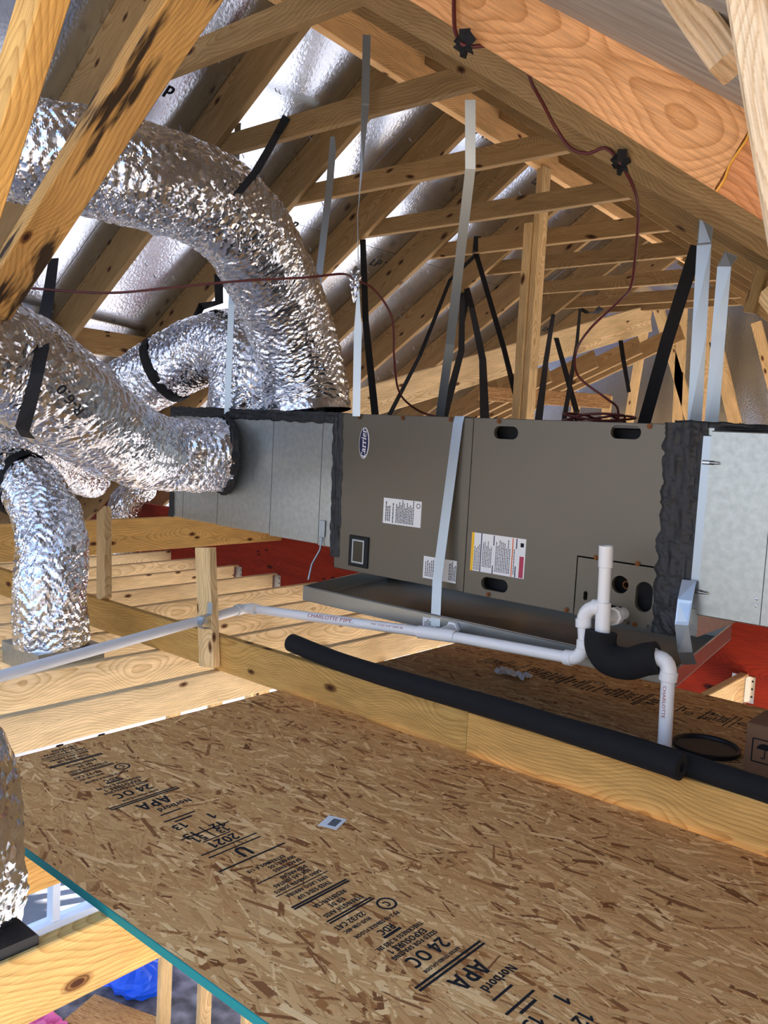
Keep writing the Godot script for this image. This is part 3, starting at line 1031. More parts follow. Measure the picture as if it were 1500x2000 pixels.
func air_handler() -> void:
	var z := -2.5
	var back := -3.06
	var o := thing("air_handler", "grey-brown sheet metal air handler lying on its side in the middle", "air handler", Vector3(-1.7, -0.545, -2.78))
	# cabinet: an open-fronted box with an insulated lining
	var x0 := -2.39
	var x1 := -1.0
	var b := Geo.new()
	for w in [[Vector3(x0, 0.062, back), Vector3(x1, 0.08, z - 0.002)], [Vector3(x0, -0.545, back), Vector3(x1, -0.527, z - 0.002)], [Vector3(x0, -0.545, back), Vector3(x0 + 0.018, 0.08, z - 0.002)], [Vector3(x1 - 0.018, -0.545, back), Vector3(x1, 0.08, z - 0.002)], [Vector3(x0, -0.545, back), Vector3(x1, 0.08, back + 0.018)]]:
		b.add(box_geo(w[1] - w[0], 0.001), Transform3D(Basis(), (w[0] + w[1]) / 2.0))
	put("body", b.mesh(), M.cabinet_trim, o)
	box("lining", Vector3(x0 + 0.019, -0.526, back + 0.02), Vector3(x1 - 0.019, 0.061, z - 0.06), M.black, o)
	panel("door", o, -2.385, -1.775, -0.543, 0.078, z, [], M.cabinet)
	box("post", Vector3(-1.774, -0.543, z - 0.02), Vector3(-1.74, 0.078, z + 0.003), M.cabinet, o)
	var big := [[-1.603, 0.032, 0.098, 0.044], [-1.168, 0.05, 0.1, 0.042], [-1.61, -0.496, 0.11, 0.045]]


	panel("door", o, -1.737, -1.03, -0.543, 0.078, z + 0.002, big + [[-1.164, -0.452, 0.276, 0.2, 0]], M.cabinet)
	panel("service_panel", o, -1.297, -1.03, -0.546, -0.357, z + 0.003, [[-1.147, -0.424, 0.056, 0.056], [-1.067, -0.45, 0.055, 0.094], [-1.165, -0.517, 0.1, 0.05], [-1.262, -0.478, 0.014, 0.03], [-1.11, -0.539, 0.012, 0.012], [-1.044, -0.538, 0.013, 0.013]], M.cabinet)
	put("pipe_stub", lathe_geo([Vector2(-0.05, 0.0), Vector2(-0.02, 0.012), Vector2(-0.004, 0.013), Vector2(-0.004, 0.009), Vector2(-0.05, 0.008)], 20).mesh(), M.copper, o, along(Vector3(-1.143, -0.428, z - 0.03), Vector3(-1.143, -0.428, z + 1.0), Vector3.RIGHT))
	for s in [[-2.283, 0.068], [-1.839, 0.07], [-1.633, 0.07], [-1.631, -0.533], [-1.092, 0.071], [-2.063, 0.07], [-1.235, -0.35], [-1.095, -0.35], [-1.325, -0.535], [-1.088, -0.54]]:
		screw(o, s[0], s[1], z + 0.004)
	# maker's badge, an upright oval
	var badge := put("badge", lathe_geo([Vector2(0, 0.0), Vector2(0, 0.5), Vector2(0.0015, 0.5), Vector2(0.0022, 0.48), Vector2(0.0022, 0.0)], 40).mesh(), M.white, o, Transform3D(Basis(Vector3(0, 0, 1), Vector3(0, 0.122, 0), Vector3(-0.052, 0, 0)), Vector3(-2.254, -0.033, z)))
	put("field", lathe_geo([Vector2(0, 0.5), Vector2(0.0006, 0.5), Vector2(0.0007, 0.0)], 40).mesh(), M.navy, o, Transform3D(Basis(Vector3(0, 0, 1), Vector3(0, 0.115, 0), Vector3(-0.046, 0, 0)), Vector3(-2.254, -0.033, z + 0.0022)))
	badge.set_meta("label", "blue and white oval badge")
	text("Carrier", 0.0225, Vector3(-2.2535, -0.033, z + 0.0032), Vector3.UP, Vector3.LEFT, M.white, o, "Droid Serif", 700, 0.22, 0.95)
	# rating plate
	label_plate(o, -2.137, -1.951, -0.335, -0.237, z)
	small_print(o, -2.127, -2.1, -0.325, -0.25, z, 3, M.ink, 1)
	small_print(o, -2.092, -2.083, -0.33, -0.245, z, 1, M.ink, 2)
	small_print(o, -2.075, -1.985, -0.328, -0.245, z, 12, M.ink, 3)
	put("mark", lathe_geo([Vector2(0, 0.007), Vector2(0.0003, 0.007), Vector2(0.0003, 0.0095), Vector2(0, 0.0095)], 20).mesh(), M.ink, o, along(Vector3(-1.966, -0.255, z + 0.0008), Vector3(-1.966, -0.255, 0), Vector3.RIGHT))
	# sticker behind the front strap
	label_plate(o, -1.927, -1.757, -0.518, -0.436, z)
	small_print(o, -1.92, -1.85, -0.51, -0.445, z, 8, M.grey_ink, 4)
	small_print(o, -1.81, -1.765, -0.51, -0.445, z, 7, M.ink, 5)
	# warning sticker
	var zz := z + 0.002
	label_plate(o, -1.716, -1.494, -0.459, -0.323, zz)
	bar(Vector3(-1.71, -0.459, zz + 0.001), Vector3(-1.71, -0.323, zz + 0.001), 0.011, Vector3.BACK, M.yellow_ink, o)
	for q in [[-1.674, -0.459, -0.323], [-1.622, -0.36, -0.325], [-1.622, -0.459, -0.43], [-1.53, -0.36, -0.325], [-1.53, -0.458, -0.42]]:
		bar(Vector3(q[0], q[1], zz + 0.001), Vector3(q[0], q[2], zz + 0.001), 0.004, Vector3.BACK, M.navy, o)
	bar(Vector3(-1.545, -0.458, zz + 0.001), Vector3(-1.545, -0.325, zz + 0.001), 0.004, Vector3.BACK, M.orange_ink, o)
	bar(Vector3(-1.507, -0.457, zz + 0.001), Vector3(-1.507, -0.384, zz + 0.001), 0.017, Vector3.BACK, M.pink_ink, o)
	bar(Vector3(-1.508, -0.352, zz + 0.001), Vector3(-1.508, -0.338, zz + 0.001), 0.013, Vector3.BACK, M.ink, o)
	small_print(o, -1.703, -1.678, -0.455, -0.35, zz, 4, M.grey_ink, 6)
	small_print(o, -1.668, -1.628, -0.44, -0.345, zz, 6, M.grey_ink, 7)
	small_print(o, -1.614, -1.552, -0.45, -0.335, zz, 9, M.grey_ink, 8)
	small_print(o, -1.541, -1.534, -0.45, -0.335, zz, 1, M.grey_ink, 9)
	# sight window in a black frame
	box("window_frame", Vector3(-2.303, -0.524, z), Vector3(-2.201, -0.4, z + 0.006), M.black, o, 0.004)
	box("window_rim", Vector3(-2.284, -0.51, z + 0.006), Vector3(-2.22, -0.414, z + 0.009), M.strap, o, 0.003)
	box("window_pane", Vector3(-2.277, -0.502, z + 0.0085), Vector3(-2.227, -0.421, z + 0.0095), plain(Color(0.2, 0.19, 0.15), 0.15), o, 0.0005)
	# supply plenum
	var p := thing("supply_plenum", "galvanized supply plenum box with scored panels left of the air handler", "plenum", Vector3(-2.95, -0.46, -2.78))

	for s in [[-3.525, -3.42], [-3.417, -3.155], [-3.152, -2.79], [-2.787, -2.49], [-2.487, -2.395]]:
		var hw: float = (s[1] - s[0])
		var lowl: float = -0.448 - 0.02 * (s[0] + 3.525) / 1.13
		box("panel", Vector3(s[0], lowl, back + 0.01), Vector3(s[0] + hw, 0.078, z - 0.004), M.galv, p, 0.003)
	mastic_strip(p, Vector3(-3.53, 0.066, z), Vector3(-2.39, 0.06, z), 0.045, 1)
	mastic_strip(p, Vector3(-3.515, 0.08, z), Vector3(-3.505, -0.45, z), 0.035, 2)
	mastic_strip(p, Vector3(-2.4, 0.08, z + 0.002), Vector3(-2.385, -0.5, z + 0.002), 0.055, 3)
	box("tape", Vector3(-3.53, 0.078, back), Vector3(-2.39, 0.083, z), M.mastic, p)
	# the pencilled mark on its face
	var nine := []
	for i in 13:
		var a := TAU * i / 12.0
		nine.append(Vector3(-2.935 + 0.021 * sin(a) + 0.0, -0.075 + 0.036 * cos(a), z - 0.003))
	nine.append(Vector3(-2.912, -0.12, z - 0.003))
	nine.append(Vector3(-2.91, -0.23, z - 0.003))
	tube("pen_mark", nine, 0.0009, M.grey_ink, p, 6)
	box("hanger_tab", Vector3(-2.477, -0.43, z), Vector3(-2.447, -0.36, z + 0.003), M.strap, p)
	tube("tab_wire", [Vector3(-2.462, -0.43, z + 0.002), Vector3(-2.458, -0.48, z + 0.012), Vector3(-2.464, -0.54, z + 0.05), Vector3(-2.46, -0.6, z + 0.07)], 0.004, M.strap, p, 8)
	# return duct and the mastic joint before it
	var r := thing("return_duct", "galvanized return box joined by black mastic at the right of the air handler", "plenum", Vector3(-0.7, -0.475, -2.78))
	box("collar", Vector3(-1.03, -0.545, back + 0.01), Vector3(-0.9, 0.075, z - 0.006), M.galv, r, 0.003)
	box("panel", Vector3(-0.9, -0.475, back), Vector3(-0.722, 0.064, z + 0.012), M.galv, r, 0.003)
	box("panel", Vector3(-0.72, -0.475, back), Vector3(-0.2, 0.064, z + 0.012), M.galv, r, 0.003)
	box("edge_strip", Vector3(-0.925, -0.46, z - 0.004), Vector3(-0.898, 0.05, z + 0.008), M.strap, r)
	mastic_strip(r, Vector3(-0.995, 0.085, z + 0.004), Vector3(-0.985, -0.552, z + 0.004), 0.1, 4)
	mastic_strip(r, Vector3(-0.945, 0.085, z + 0.0), Vector3(-0.94, -0.4, z + 0.0), 0.06, 5)
	mastic_strip(r, Vector3(-1.02, 0.078, z - 0.01), Vector3(-0.72, 0.07, z - 0.01), 0.03, 6)
	mastic_strip(r, Vector3(-1.0, -0.48, z + 0.014), Vector3(-0.955, -0.535, z + 0.014), 0.06, 7)
	for y in [-0.028, -0.405]:
		box("clip", Vector3(-0.92, y - 0.006, z + 0.008), Vector3(-0.885, y + 0.006, z + 0.016), M.steel, r, 0.003)
		box("clip_tongue", Vector3(-0.896, y - 0.004, z + 0.014), Vector3(-0.87, y + 0.004, z + 0.024), M.steel, r, 0.003)
	for y in [-0.4, -0.42]:
		screw_steel(r, -0.735, y, z + 0.012)


func screw_steel(parent: Node3D, x: float, y: float, z: float) -> void:
	put("screw", lathe_geo([Vector2(0, 0.004), Vector2(0.002, 0.0035), Vector2(0.003, 0.0)], 10).mesh(), M.steel, parent, along(Vector3(x, y, z), Vector3(x, y, z + 1.0), Vector3.RIGHT))


func mastic_strip(parent: Node3D, a: Vector3, b: Vector3, width: float, seed_: int) -> void:
	# brushed-on sealant: a ragged-edged, ridged band lying on the sheet metal and facing +z
	var g := Geo.new()
	var n := int(a.distance_to(b) / 0.008) + 2
	var d := (b - a).normalized()
	var s := Vector3.BACK.cross(d).normalized()
	var rows := []
	for i in n:
		var t := float(i) / (n - 1)
		var row := []
		for k in 9:
			var f := k / 8.0 - 0.5
			var rag := noise.get_noise_2d(t * a.distance_to(b) * 18.0 + seed_ * 7.0, signf(f) * 5.0) * 0.3
			var h := 0.0 if k == 0 or k == 8 else 0.004 + noise.get_noise_3d(t * a.distance_to(b) * 5.0, k * 1.7, seed_) * 0.008
			row.append(a.lerp(b, t) + s * width * f * (1.0 + rag) + Vector3(0, 0, h))
		rows.append(row)
	for i in n - 1:
		for k in 8:
			g.quad(rows[i][k], rows[i + 1][k], rows[i + 1][k + 1], rows[i][k + 1])
	put("mastic", g.mesh(), M.mastic, parent)


func drain_pan() -> void:
	var o := thing("drain_pan", "shallow galvanized drain pan with dark inside hung under the air handler", "pan", Vector3(-1.75, -0.68, -2.77))
	var fl := Vector3(-2.485, -0.631, -2.43)
	var fr := Vector3(-0.921, -0.629, -2.43)
	var br := Vector3(-1.0, -0.605, -3.12)
	var bl := Vector3(-2.62, -0.625, -3.12)
	var down := Vector3(0, -0.056, 0)
	var g := Geo.new()
	g.quad(fl + down, fr + down, br + down, bl + down)
	g.quad(bl + down, br + down, fr + down, fl + down)
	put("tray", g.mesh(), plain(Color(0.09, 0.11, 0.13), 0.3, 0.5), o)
	var c := [fl, fr, br, bl]
	for i in 4:
		var p: Vector3 = c[i]
		var q: Vector3 = c[(i + 1) % 4]
		var side := (q - p).cross(Vector3.UP)
		lumber("rim", p + down * 0.5, q + down * 0.5, side, 0.058, 0.0022, M.pan, o)
		lumber("hem", p, q, side, 0.006, 0.007, M.pan, o)
	# white fitting through the front and its sticker
	box("label", Vector3(-1.86, -0.683, -2.4285), Vector3(-1.8, -0.645, -2.4275), M.paper, o, 0.0002)
	small_print(o, -1.853, -1.812, -0.678, -0.655, -2.4285, 8, M.ink, 12)
	tube("pan_outlet", [Vector3(-1.72, -0.66, -2.43), Vector3(-1.72, -0.668, -2.35)], 0.018, M.white, o)
	put("nut", lathe_geo([Vector2(0, 0.0), Vector2(0, 0.027), Vector2(0.014, 0.027), Vector2(0.016, 0.02)], 6).mesh(), M.white, o, along(Vector3(-1.72, -0.661, -2.428), Vector3(-1.72, -0.668, -2.35), Vector3.UP))


# ------------------------------------------------------------------ ducts
func duct(called: String, label: String, pts: Array, r0: float, r1: float, seed_: int, crumple := 1.0) -> Node3D:
	var o := thing(called, label, "duct", pts[-1], "insulated foil ducts")
	put("sleeve", duct_geo(pts, r0, r1, seed_, crumple).mesh(), M.foil, o)
	return o


func ring(called: String, parent: Node3D, at: Vector3, dir: Vector3, radius: float, width: float, mat: Material, lump := 0.004) -> void:
	# a band round a duct
	var d := dir.normalized()
	var g := Geo.new()
	var u := d.cross(Vector3.UP).normalized()
	var w := d.cross(u)
	var n := 64
	for k in n:
		var c := []
		for j in [k, k + 1]:
			var a: float = TAU * j / n
			var rad := u * cos(a) + w * sin(a)
			var r := radius + noise.get_noise_2d(cos(a) * 3.0, sin(a) * 3.0 + radius * 40.0) * lump
			c.append([at + rad * r - d * width / 2.0, at + rad * r + d * width / 2.0, at + rad * (r + 0.004)])
		g.quad(c[0][0], c[0][2] - d * width * 0.3, c[1][2] - d * width * 0.3, c[1][0])
		g.quad(c[0][2] - d * width * 0.3, c[0][2] + d * width * 0.3, c[1][2] + d * width * 0.3, c[1][2] - d * width * 0.3)
		g.quad(c[0][2] + d * width * 0.3, c[0][1], c[1][1], c[1][2] + d * width * 0.3)
	put(called, g.mesh(), mat, parent)


func ducts() -> void:
	var a := duct("flexible_duct", "thick foil duct from the top left bending down onto the plenum top", [Vector3(-3.3, 0.84, -0.5), Vector3(-2.99, 0.874, -1.147), Vector3(-2.814, 0.87, -1.413), Vector3(-2.69, 0.855, -1.688), Vector3(-2.65, 0.845, -1.945), Vector3(-2.675, 0.78, -2.19), Vector3(-2.8, 0.63, -2.47), Vector3(-2.876, 0.438, -2.668), Vector3(-2.884, 0.242, -2.763), Vector3(-2.86, 0.085, -2.775)], 0.155, 0.2, 1)
	ring("mastic_collar", a, Vector3(-2.86, 0.092, -2.775), Vector3.UP, 0.2, 0.05, M.mastic, 0.015)
	var b := duct("flexible_duct", "foil duct behind the curved one, with a black strap, turning down onto the plenum", [Vector3(-4.6, -0.2, -2.35), Vector3(-4.263, -0.03, -2.42), Vector3(-3.947, 0.127, -2.465), Vector3(-3.676, 0.285, -2.58), Vector3(-3.46, 0.39, -2.67), Vector3(-3.28, 0.37, -2.7), Vector3(-3.215, 0.24, -2.69), Vector3(-3.206, 0.075, -2.68)], 0.16, 0.175, 2)
	ring("mastic_collar", b, Vector3(-3.206, 0.09, -2.68), Vector3.UP, 0.18, 0.045, M.mastic, 0.015)
	var c := duct("flexible_duct", "large curved foil duct marked R-6 entering the plenum front", [Vector3(-2.55, 0.24, -0.6), Vector3(-2.44, 0.2, -0.976), Vector3(-2.459, 0.162, -1.153), Vector3(-2.51, 0.094, -1.33), Vector3(-2.74, 0.0, -1.61), Vector3(-3.04, -0.08, -1.95), Vector3(-3.19, -0.13, -2.2), Vector3(-3.16, -0.135, -2.36), Vector3(-3.1, -0.125, -2.495)], 0.165, 0.168, 3)
	ring("mastic_collar", c, Vector3(-3.103, -0.124, -2.492), Vector3(0.4, 0, -1), 0.172, 0.035, M.mastic, 0.02)
	text("R-6.0", 0.03, Vector3(-2.25, 0.053, -1.257), Vector3(-0.494, 0.75, 0.42), Vector3(-0.57, -0.65, 0.49), M.ink, c)
	var d := duct("flexible_duct", "short upright foil duct dropping into a floor boot at the left", [Vector3(-3.9, -0.31, -1.45), Vector3(-3.83, -0.27, -1.7), Vector3(-3.72, -0.3, -1.85), Vector3(-3.53, -0.4, -1.86), Vector3(-3.37, -0.55, -1.81), Vector3(-3.3, -0.72, -1.77), Vector3(-3.3, -0.93, -1.78)], 0.135, 0.15, 4)
	ring("strap_band", d, Vector3(-3.72, -0.3, -1.85), Vector3(1, -0.25, -0.35), 0.146, 0.05, M.webbing)
	var e := duct("flexible_duct", "slim foil duct passing low behind the curved duct at the left", [Vector3(-3.75, -0.06, -1.5), Vector3(-3.867, -0.158, -1.891), Vector3(-4.306, -0.239, -2.33), Vector3(-5.0, -0.38, -2.95)], 0.125, 0.12, 5)
	e.set_meta("group", "insulated foil ducts")
	duct("flexible_duct", "small foil duct end far back above the wide beam", [Vector3(-5.85, -0.5, -3.9), Vector3(-5.78, -0.6, -3.72), Vector3(-5.77, -0.74, -3.68), Vector3(-5.77, -1.0, -3.68)], 0.12, 0.13, 6)
	duct("flexible_duct", "foil duct cut by the left edge near the bottom, above a black boot", [Vector3(-1.75, -0.42, -0.5), Vector3(-1.67, -0.537, -0.558), Vector3(-1.613, -0.62, -0.598), Vector3(-1.596, -0.711, -0.635), Vector3(-1.595, -0.833, -0.65), Vector3(-1.62, -0.97, -0.655)], 0.148, 0.15, 7, 0.8)
	# floor boots
	var k := thing("register_boot", "sheet metal floor boot under the short upright duct", "duct boot", Vector3(-3.38, -1.0, -1.8))
	box("body", Vector3(-3.47, -1.03, -1.94), Vector3(-3.16, -0.935, -1.65), M.galv, k, 0.004)
	hollow("collar", Vector3(-3.3, -0.94, -1.78), Vector3(-3.3, -0.9, -1.78), 0.13, 0.004, M.strap, k)
	var q := thing("register_boot", "black lined floor boot at the left edge beside the teal sheet", "duct boot", Vector3(-1.6, -1.05, -0.75))
	box("body", Vector3(-1.8, -1.06, -0.757), Vector3(-1.43, -0.95, -0.42), M.rubber, q, 0.004)


# ------------------------------------------------------------------ condensate pipes
func elbow(called: String, a: Vector3, corner: Vector3, b: Vector3, r: float, parent: Node3D) -> void:
	var p := []
	for i in 9:
		var t := i / 8.0
		p.append(a.lerp(corner, t).lerp(corner.lerp(b, t), t))
	tube(called, p, r, M.white, parent, 24)
	for e in [[a, corner], [b, corner]]:
		var d: Vector3 = (e[1] - e[0]).normalized()
		hollow("socket", e[0] - d * 0.006, e[0] + d * 0.02, r + 0.0025, 0.003, M.white, parent)


func piping() -> void:
	var z := -2.35
	# overflow line from the pan, left along the front and out past the stud
	var o := thing("drain_pipe", "long white PVC pipe from the pan fitting leftward past the upright stud", "pipe", Vector3(-2.746, -0.756, z), "white drain pipes")
	tube("pipe", [Vector3(-2.66, -0.749, z), Vector3(-1.8, -0.679, z)], 0.0185, M.white, o, 24)
	elbow("elbow", Vector3(-2.69, -0.7515, z), Vector3(-2.746, -0.756, z), Vector3(-2.736, -0.758, z + 0.055), 0.021, o)
	tube("pipe", [Vector3(-2.736, -0.758, z + 0.05), Vector3(-2.5, -0.799, -1.04), Vector3(-2.46, -0.806, -0.8)], 0.019, M.white, o, 24)
	hollow("coupling", Vector3(-1.815, -0.681, z), Vector3(-1.655, -0.667, z), 0.0225, 0.004, M.white, o)
	tube("pipe", [Vector3(-1.7, -0.671, z), Vector3(-1.235, -0.65, z)], 0.0185, M.white, o, 24)
	elbow("elbow", Vector3(-1.235, -0.65, z), Vector3(-1.178, -0.648, z), Vector3(-1.179, -0.59, z), 0.0215, o)
	tube("pipe", [Vector3(-1.179, -0.6, z), Vector3(-1.187, -0.535, z)], 0.0185, M.white, o, 24)
	elbow("elbow", Vector3(-1.187, -0.54, z), Vector3(-1.191, -0.482, z), Vector3(-1.14, -0.478, z), 0.0215, o)
	var read := Vector3(0.997, 0.081, 0)
	var face := Vector3(0, 0.45, 0.89)
	var up := face.cross(read).normalized()
	text("CHARLOTTE PIPE.", 0.014, Vector3(-2.235, -0.7145, z) + face * 0.0187, read, up, M.red_ink, o, "Droid Sans", 400, 0.0, 1.6)
	text("PVC 1120 3/4\" SDR 40", 0.007, Vector3(-1.95, -0.6915, z) + face * 0.0187, read, up, M.red_ink, o, "Droid Sans", 400, 0.0, 1.6)
	# riser and trap at the air handler outlet
	var t := thing("trap_pipe", "white PVC vent tee and black-wrapped trap in front of the air handler outlet", "pipe", Vector3(-1.125, -0.55, z), "white drain pipes")
	tube("pipe", [Vector3(-1.124, -0.56, z), Vector3(-1.131, -0.33, z)], 0.0185, M.white, t, 24)
	hollow("coupling", Vector3(-1.1295, -0.355, z), Vector3(-1.1325, -0.29, z), 0.0215, 0.004, M.white, t)
	hollow("tee", Vector3(-1.1225, -0.575, z), Vector3(-1.127, -0.46, z), 0.0225, 0.004, M.white, t)
	tube("outlet", [Vector3(-1.125, -0.51, z), Vector3(-1.13, -0.513, -2.52)], 0.0195, M.white, t, 24)
	put("nut", lathe_geo([Vector2(0, 0.0), Vector2(0, 0.0285), Vector2(0.03, 0.0285), Vector2(0.034, 0.02), Vector2(0.034, 0.0)], 8).mesh(), M.white, t, along(Vector3(-1.128, -0.512, -2.42), Vector3(-1.13, -0.513, -2.52), Vector3.UP))
	tube("insulation", [Vector3(-1.125, -0.548, z + 0.004), Vector3(-1.122, -0.59, z + 0.008), Vector3(-1.09, -0.622, z + 0.014), Vector3(-1.03, -0.623, z + 0.015), Vector3(-0.98, -0.6, z + 0.013), Vector3(-0.945, -0.588, z + 0.01)], 0.047, M.foam, t, 24, 0.01)
	elbow("elbow", Vector3(-0.965, -0.592, z + 0.01), Vector3(-0.905, -0.575, z + 0.01), Vector3(-0.91, -0.64, z + 0.01), 0.023, t)
	tube("pipe", [Vector3(-0.91, -0.63, z + 0.01), Vector3(-0.9, -0.96, -2.34)], 0.0195, M.white, t, 24)
	text("CHARLOTTE", 0.009, Vector3(-0.9085, -0.705, z + 0.0298), Vector3(0.03, -1, 0), Vector3(1, 0.03, 0), M.red_ink, t, "Droid Sans", 400, 0.0, 1.4)
	# clamp holding the pipe to the stud
	var c := thing("pipe_clamp", "bent metal clip fixing the white pipe to the upright stud", "clip", Vector3(-2.67, -0.75, -2.09))
	ribbon("clip", [Vector3(-2.664, -0.69, -2.096), Vector3(-2.662, -0.735, -2.094), Vector3(-2.655, -0.742, -2.05), Vector3(-2.655, -0.765, -2.04), Vector3(-2.656, -0.785, -2.05), Vector3(-2.66, -0.79, -2.09)], [Vector3.RIGHT], 0.03, 0.0015, M.strap, c)


# ------------------------------------------------------------------ straps
func metal_strap(label: String, pts: Array, wide: Array, width: float) -> void:
	ribbon("hanger_strap", pts, wide, width, 0.0012, M.strap)
	tag(get_child(-1), label, "strap", "galvanized hanger straps")


func metal_straps() -> void:
	metal_strap("thin twisted metal strap from the ridge down to the plenum edge", [Vector3(-2.31, 1.5, -2.46), Vector3(-2.3, 1.25, -2.46), Vector3(-2.305, 1.0, -2.462), Vector3(-2.315, 0.84, -2.465), Vector3(-2.3, 0.6, -2.468), Vector3(-2.29, 0.4, -2.47), Vector3(-2.285, 0.07, -2.48)], [Vector3(0.7, 0, -0.7), Vector3(0.7, 0, -0.7), Vector3(0.85, 0, 0.5), Vector3(0.6, 0, 0.8), Vector3(0.75, 0, 0.7), Vector3(0.8, 0, -0.6), Vector3(0.8, 0, -0.6)], 0.03)
	metal_strap("metal strap nailed to a left rafter, ending behind the thick duct", [Vector3(-3.085, 1.45, -3.085), Vector3(-3.085, 1.2, -3.07), Vector3(-3.06, 0.55, -2.98), Vector3(-3.04, 0.1, -2.9)], [Vector3(0.9, 0, -0.3)], 0.038)
	metal_strap("metal strap between the two ducts on the plenum top", [Vector3(-3.17, 1.37, -2.556), Vector3(-3.165, 1.19, -2.55), Vector3(-3.1, 0.55, -2.5), Vector3(-3.1, 0.05, -2.498)], [Vector3(0.9, 0, -0.3)], 0.032)
	metal_strap("long metal strap from a collar tie to behind the air handler centre", [Vector3(-1.905, 1.222, -2.59), Vector3(-1.93, 1.0, -2.65), Vector3(-2.2, 0.4, -2.95), Vector3(-2.33, 0.06, -3.075)], [Vector3(0.8, 0, -0.6)], 0.038)
	metal_strap("metal strap wrapped down over the air handler front", [Vector3(-1.8, 0.082, -2.6), Vector3(-1.8, 0.083, -2.497), Vector3(-1.802, 0.06, -2.492), Vector3(-1.815, -0.2, -2.478), Vector3(-1.822, -0.5, -2.45), Vector3(-1.8, -0.67, -2.425)], [Vector3.RIGHT], 0.042)
	metal_strap("left one of two wide metal straps hanging at the right", [Vector3(-1.128, 0.8, -2.9), Vector3(-1.125, 0.69, -2.89), Vector3(-1.12, 0.4, -2.9), Vector3(-1.117, 0.06, -2.92)], [Vector3(1, 0, -0.5), Vector3(1, 0, -0.1), Vector3(1, 0, -0.25), Vector3(1, 0, -0.4)], 0.047)
	metal_strap("right one of two wide metal straps hanging at the right", [Vector3(-1.036, 0.655, -2.9), Vector3(-1.05, 0.612, -2.885), Vector3(-1.055, 0.4, -2.9), Vector3(-1.06, 0.06, -2.92)], [Vector3(1, 0, -0.5), Vector3(1, 0, -0.1), Vector3(1, 0, -0.25), Vector3(1, 0, -0.3)], 0.044)
	metal_strap("short bowed metal strap from the return box down to the pan corner", [Vector3(-0.925, -0.375, -2.478), Vector3(-0.922, -0.43, -2.45), Vector3(-0.918, -0.5, -2.43), Vector3(-0.905, -0.58, -2.44), Vector3(-0.9, -0.62, -2.47)], [Vector3(1, 0, 0), Vector3(1, 0, -0.1), Vector3(1, 0, 0.1), Vector3(1, 0, -0.2), Vector3(1, 0, -0.3)], 0.042)


func black_strap(label: String, pts: Array, width: float, twist := 0.0) -> void:
	var wide := []
	for i in pts.size():
		var a := twist * i / maxf(1.0, pts.size() - 1.0)
		wide.append(Vector3(cos(a), 0, -0.6 + sin(a)))
	ribbon("webbing_strap", pts, wide, width, 0.002, M.webbing)
	tag(get_child(-1), label, "strap", "black webbing straps")


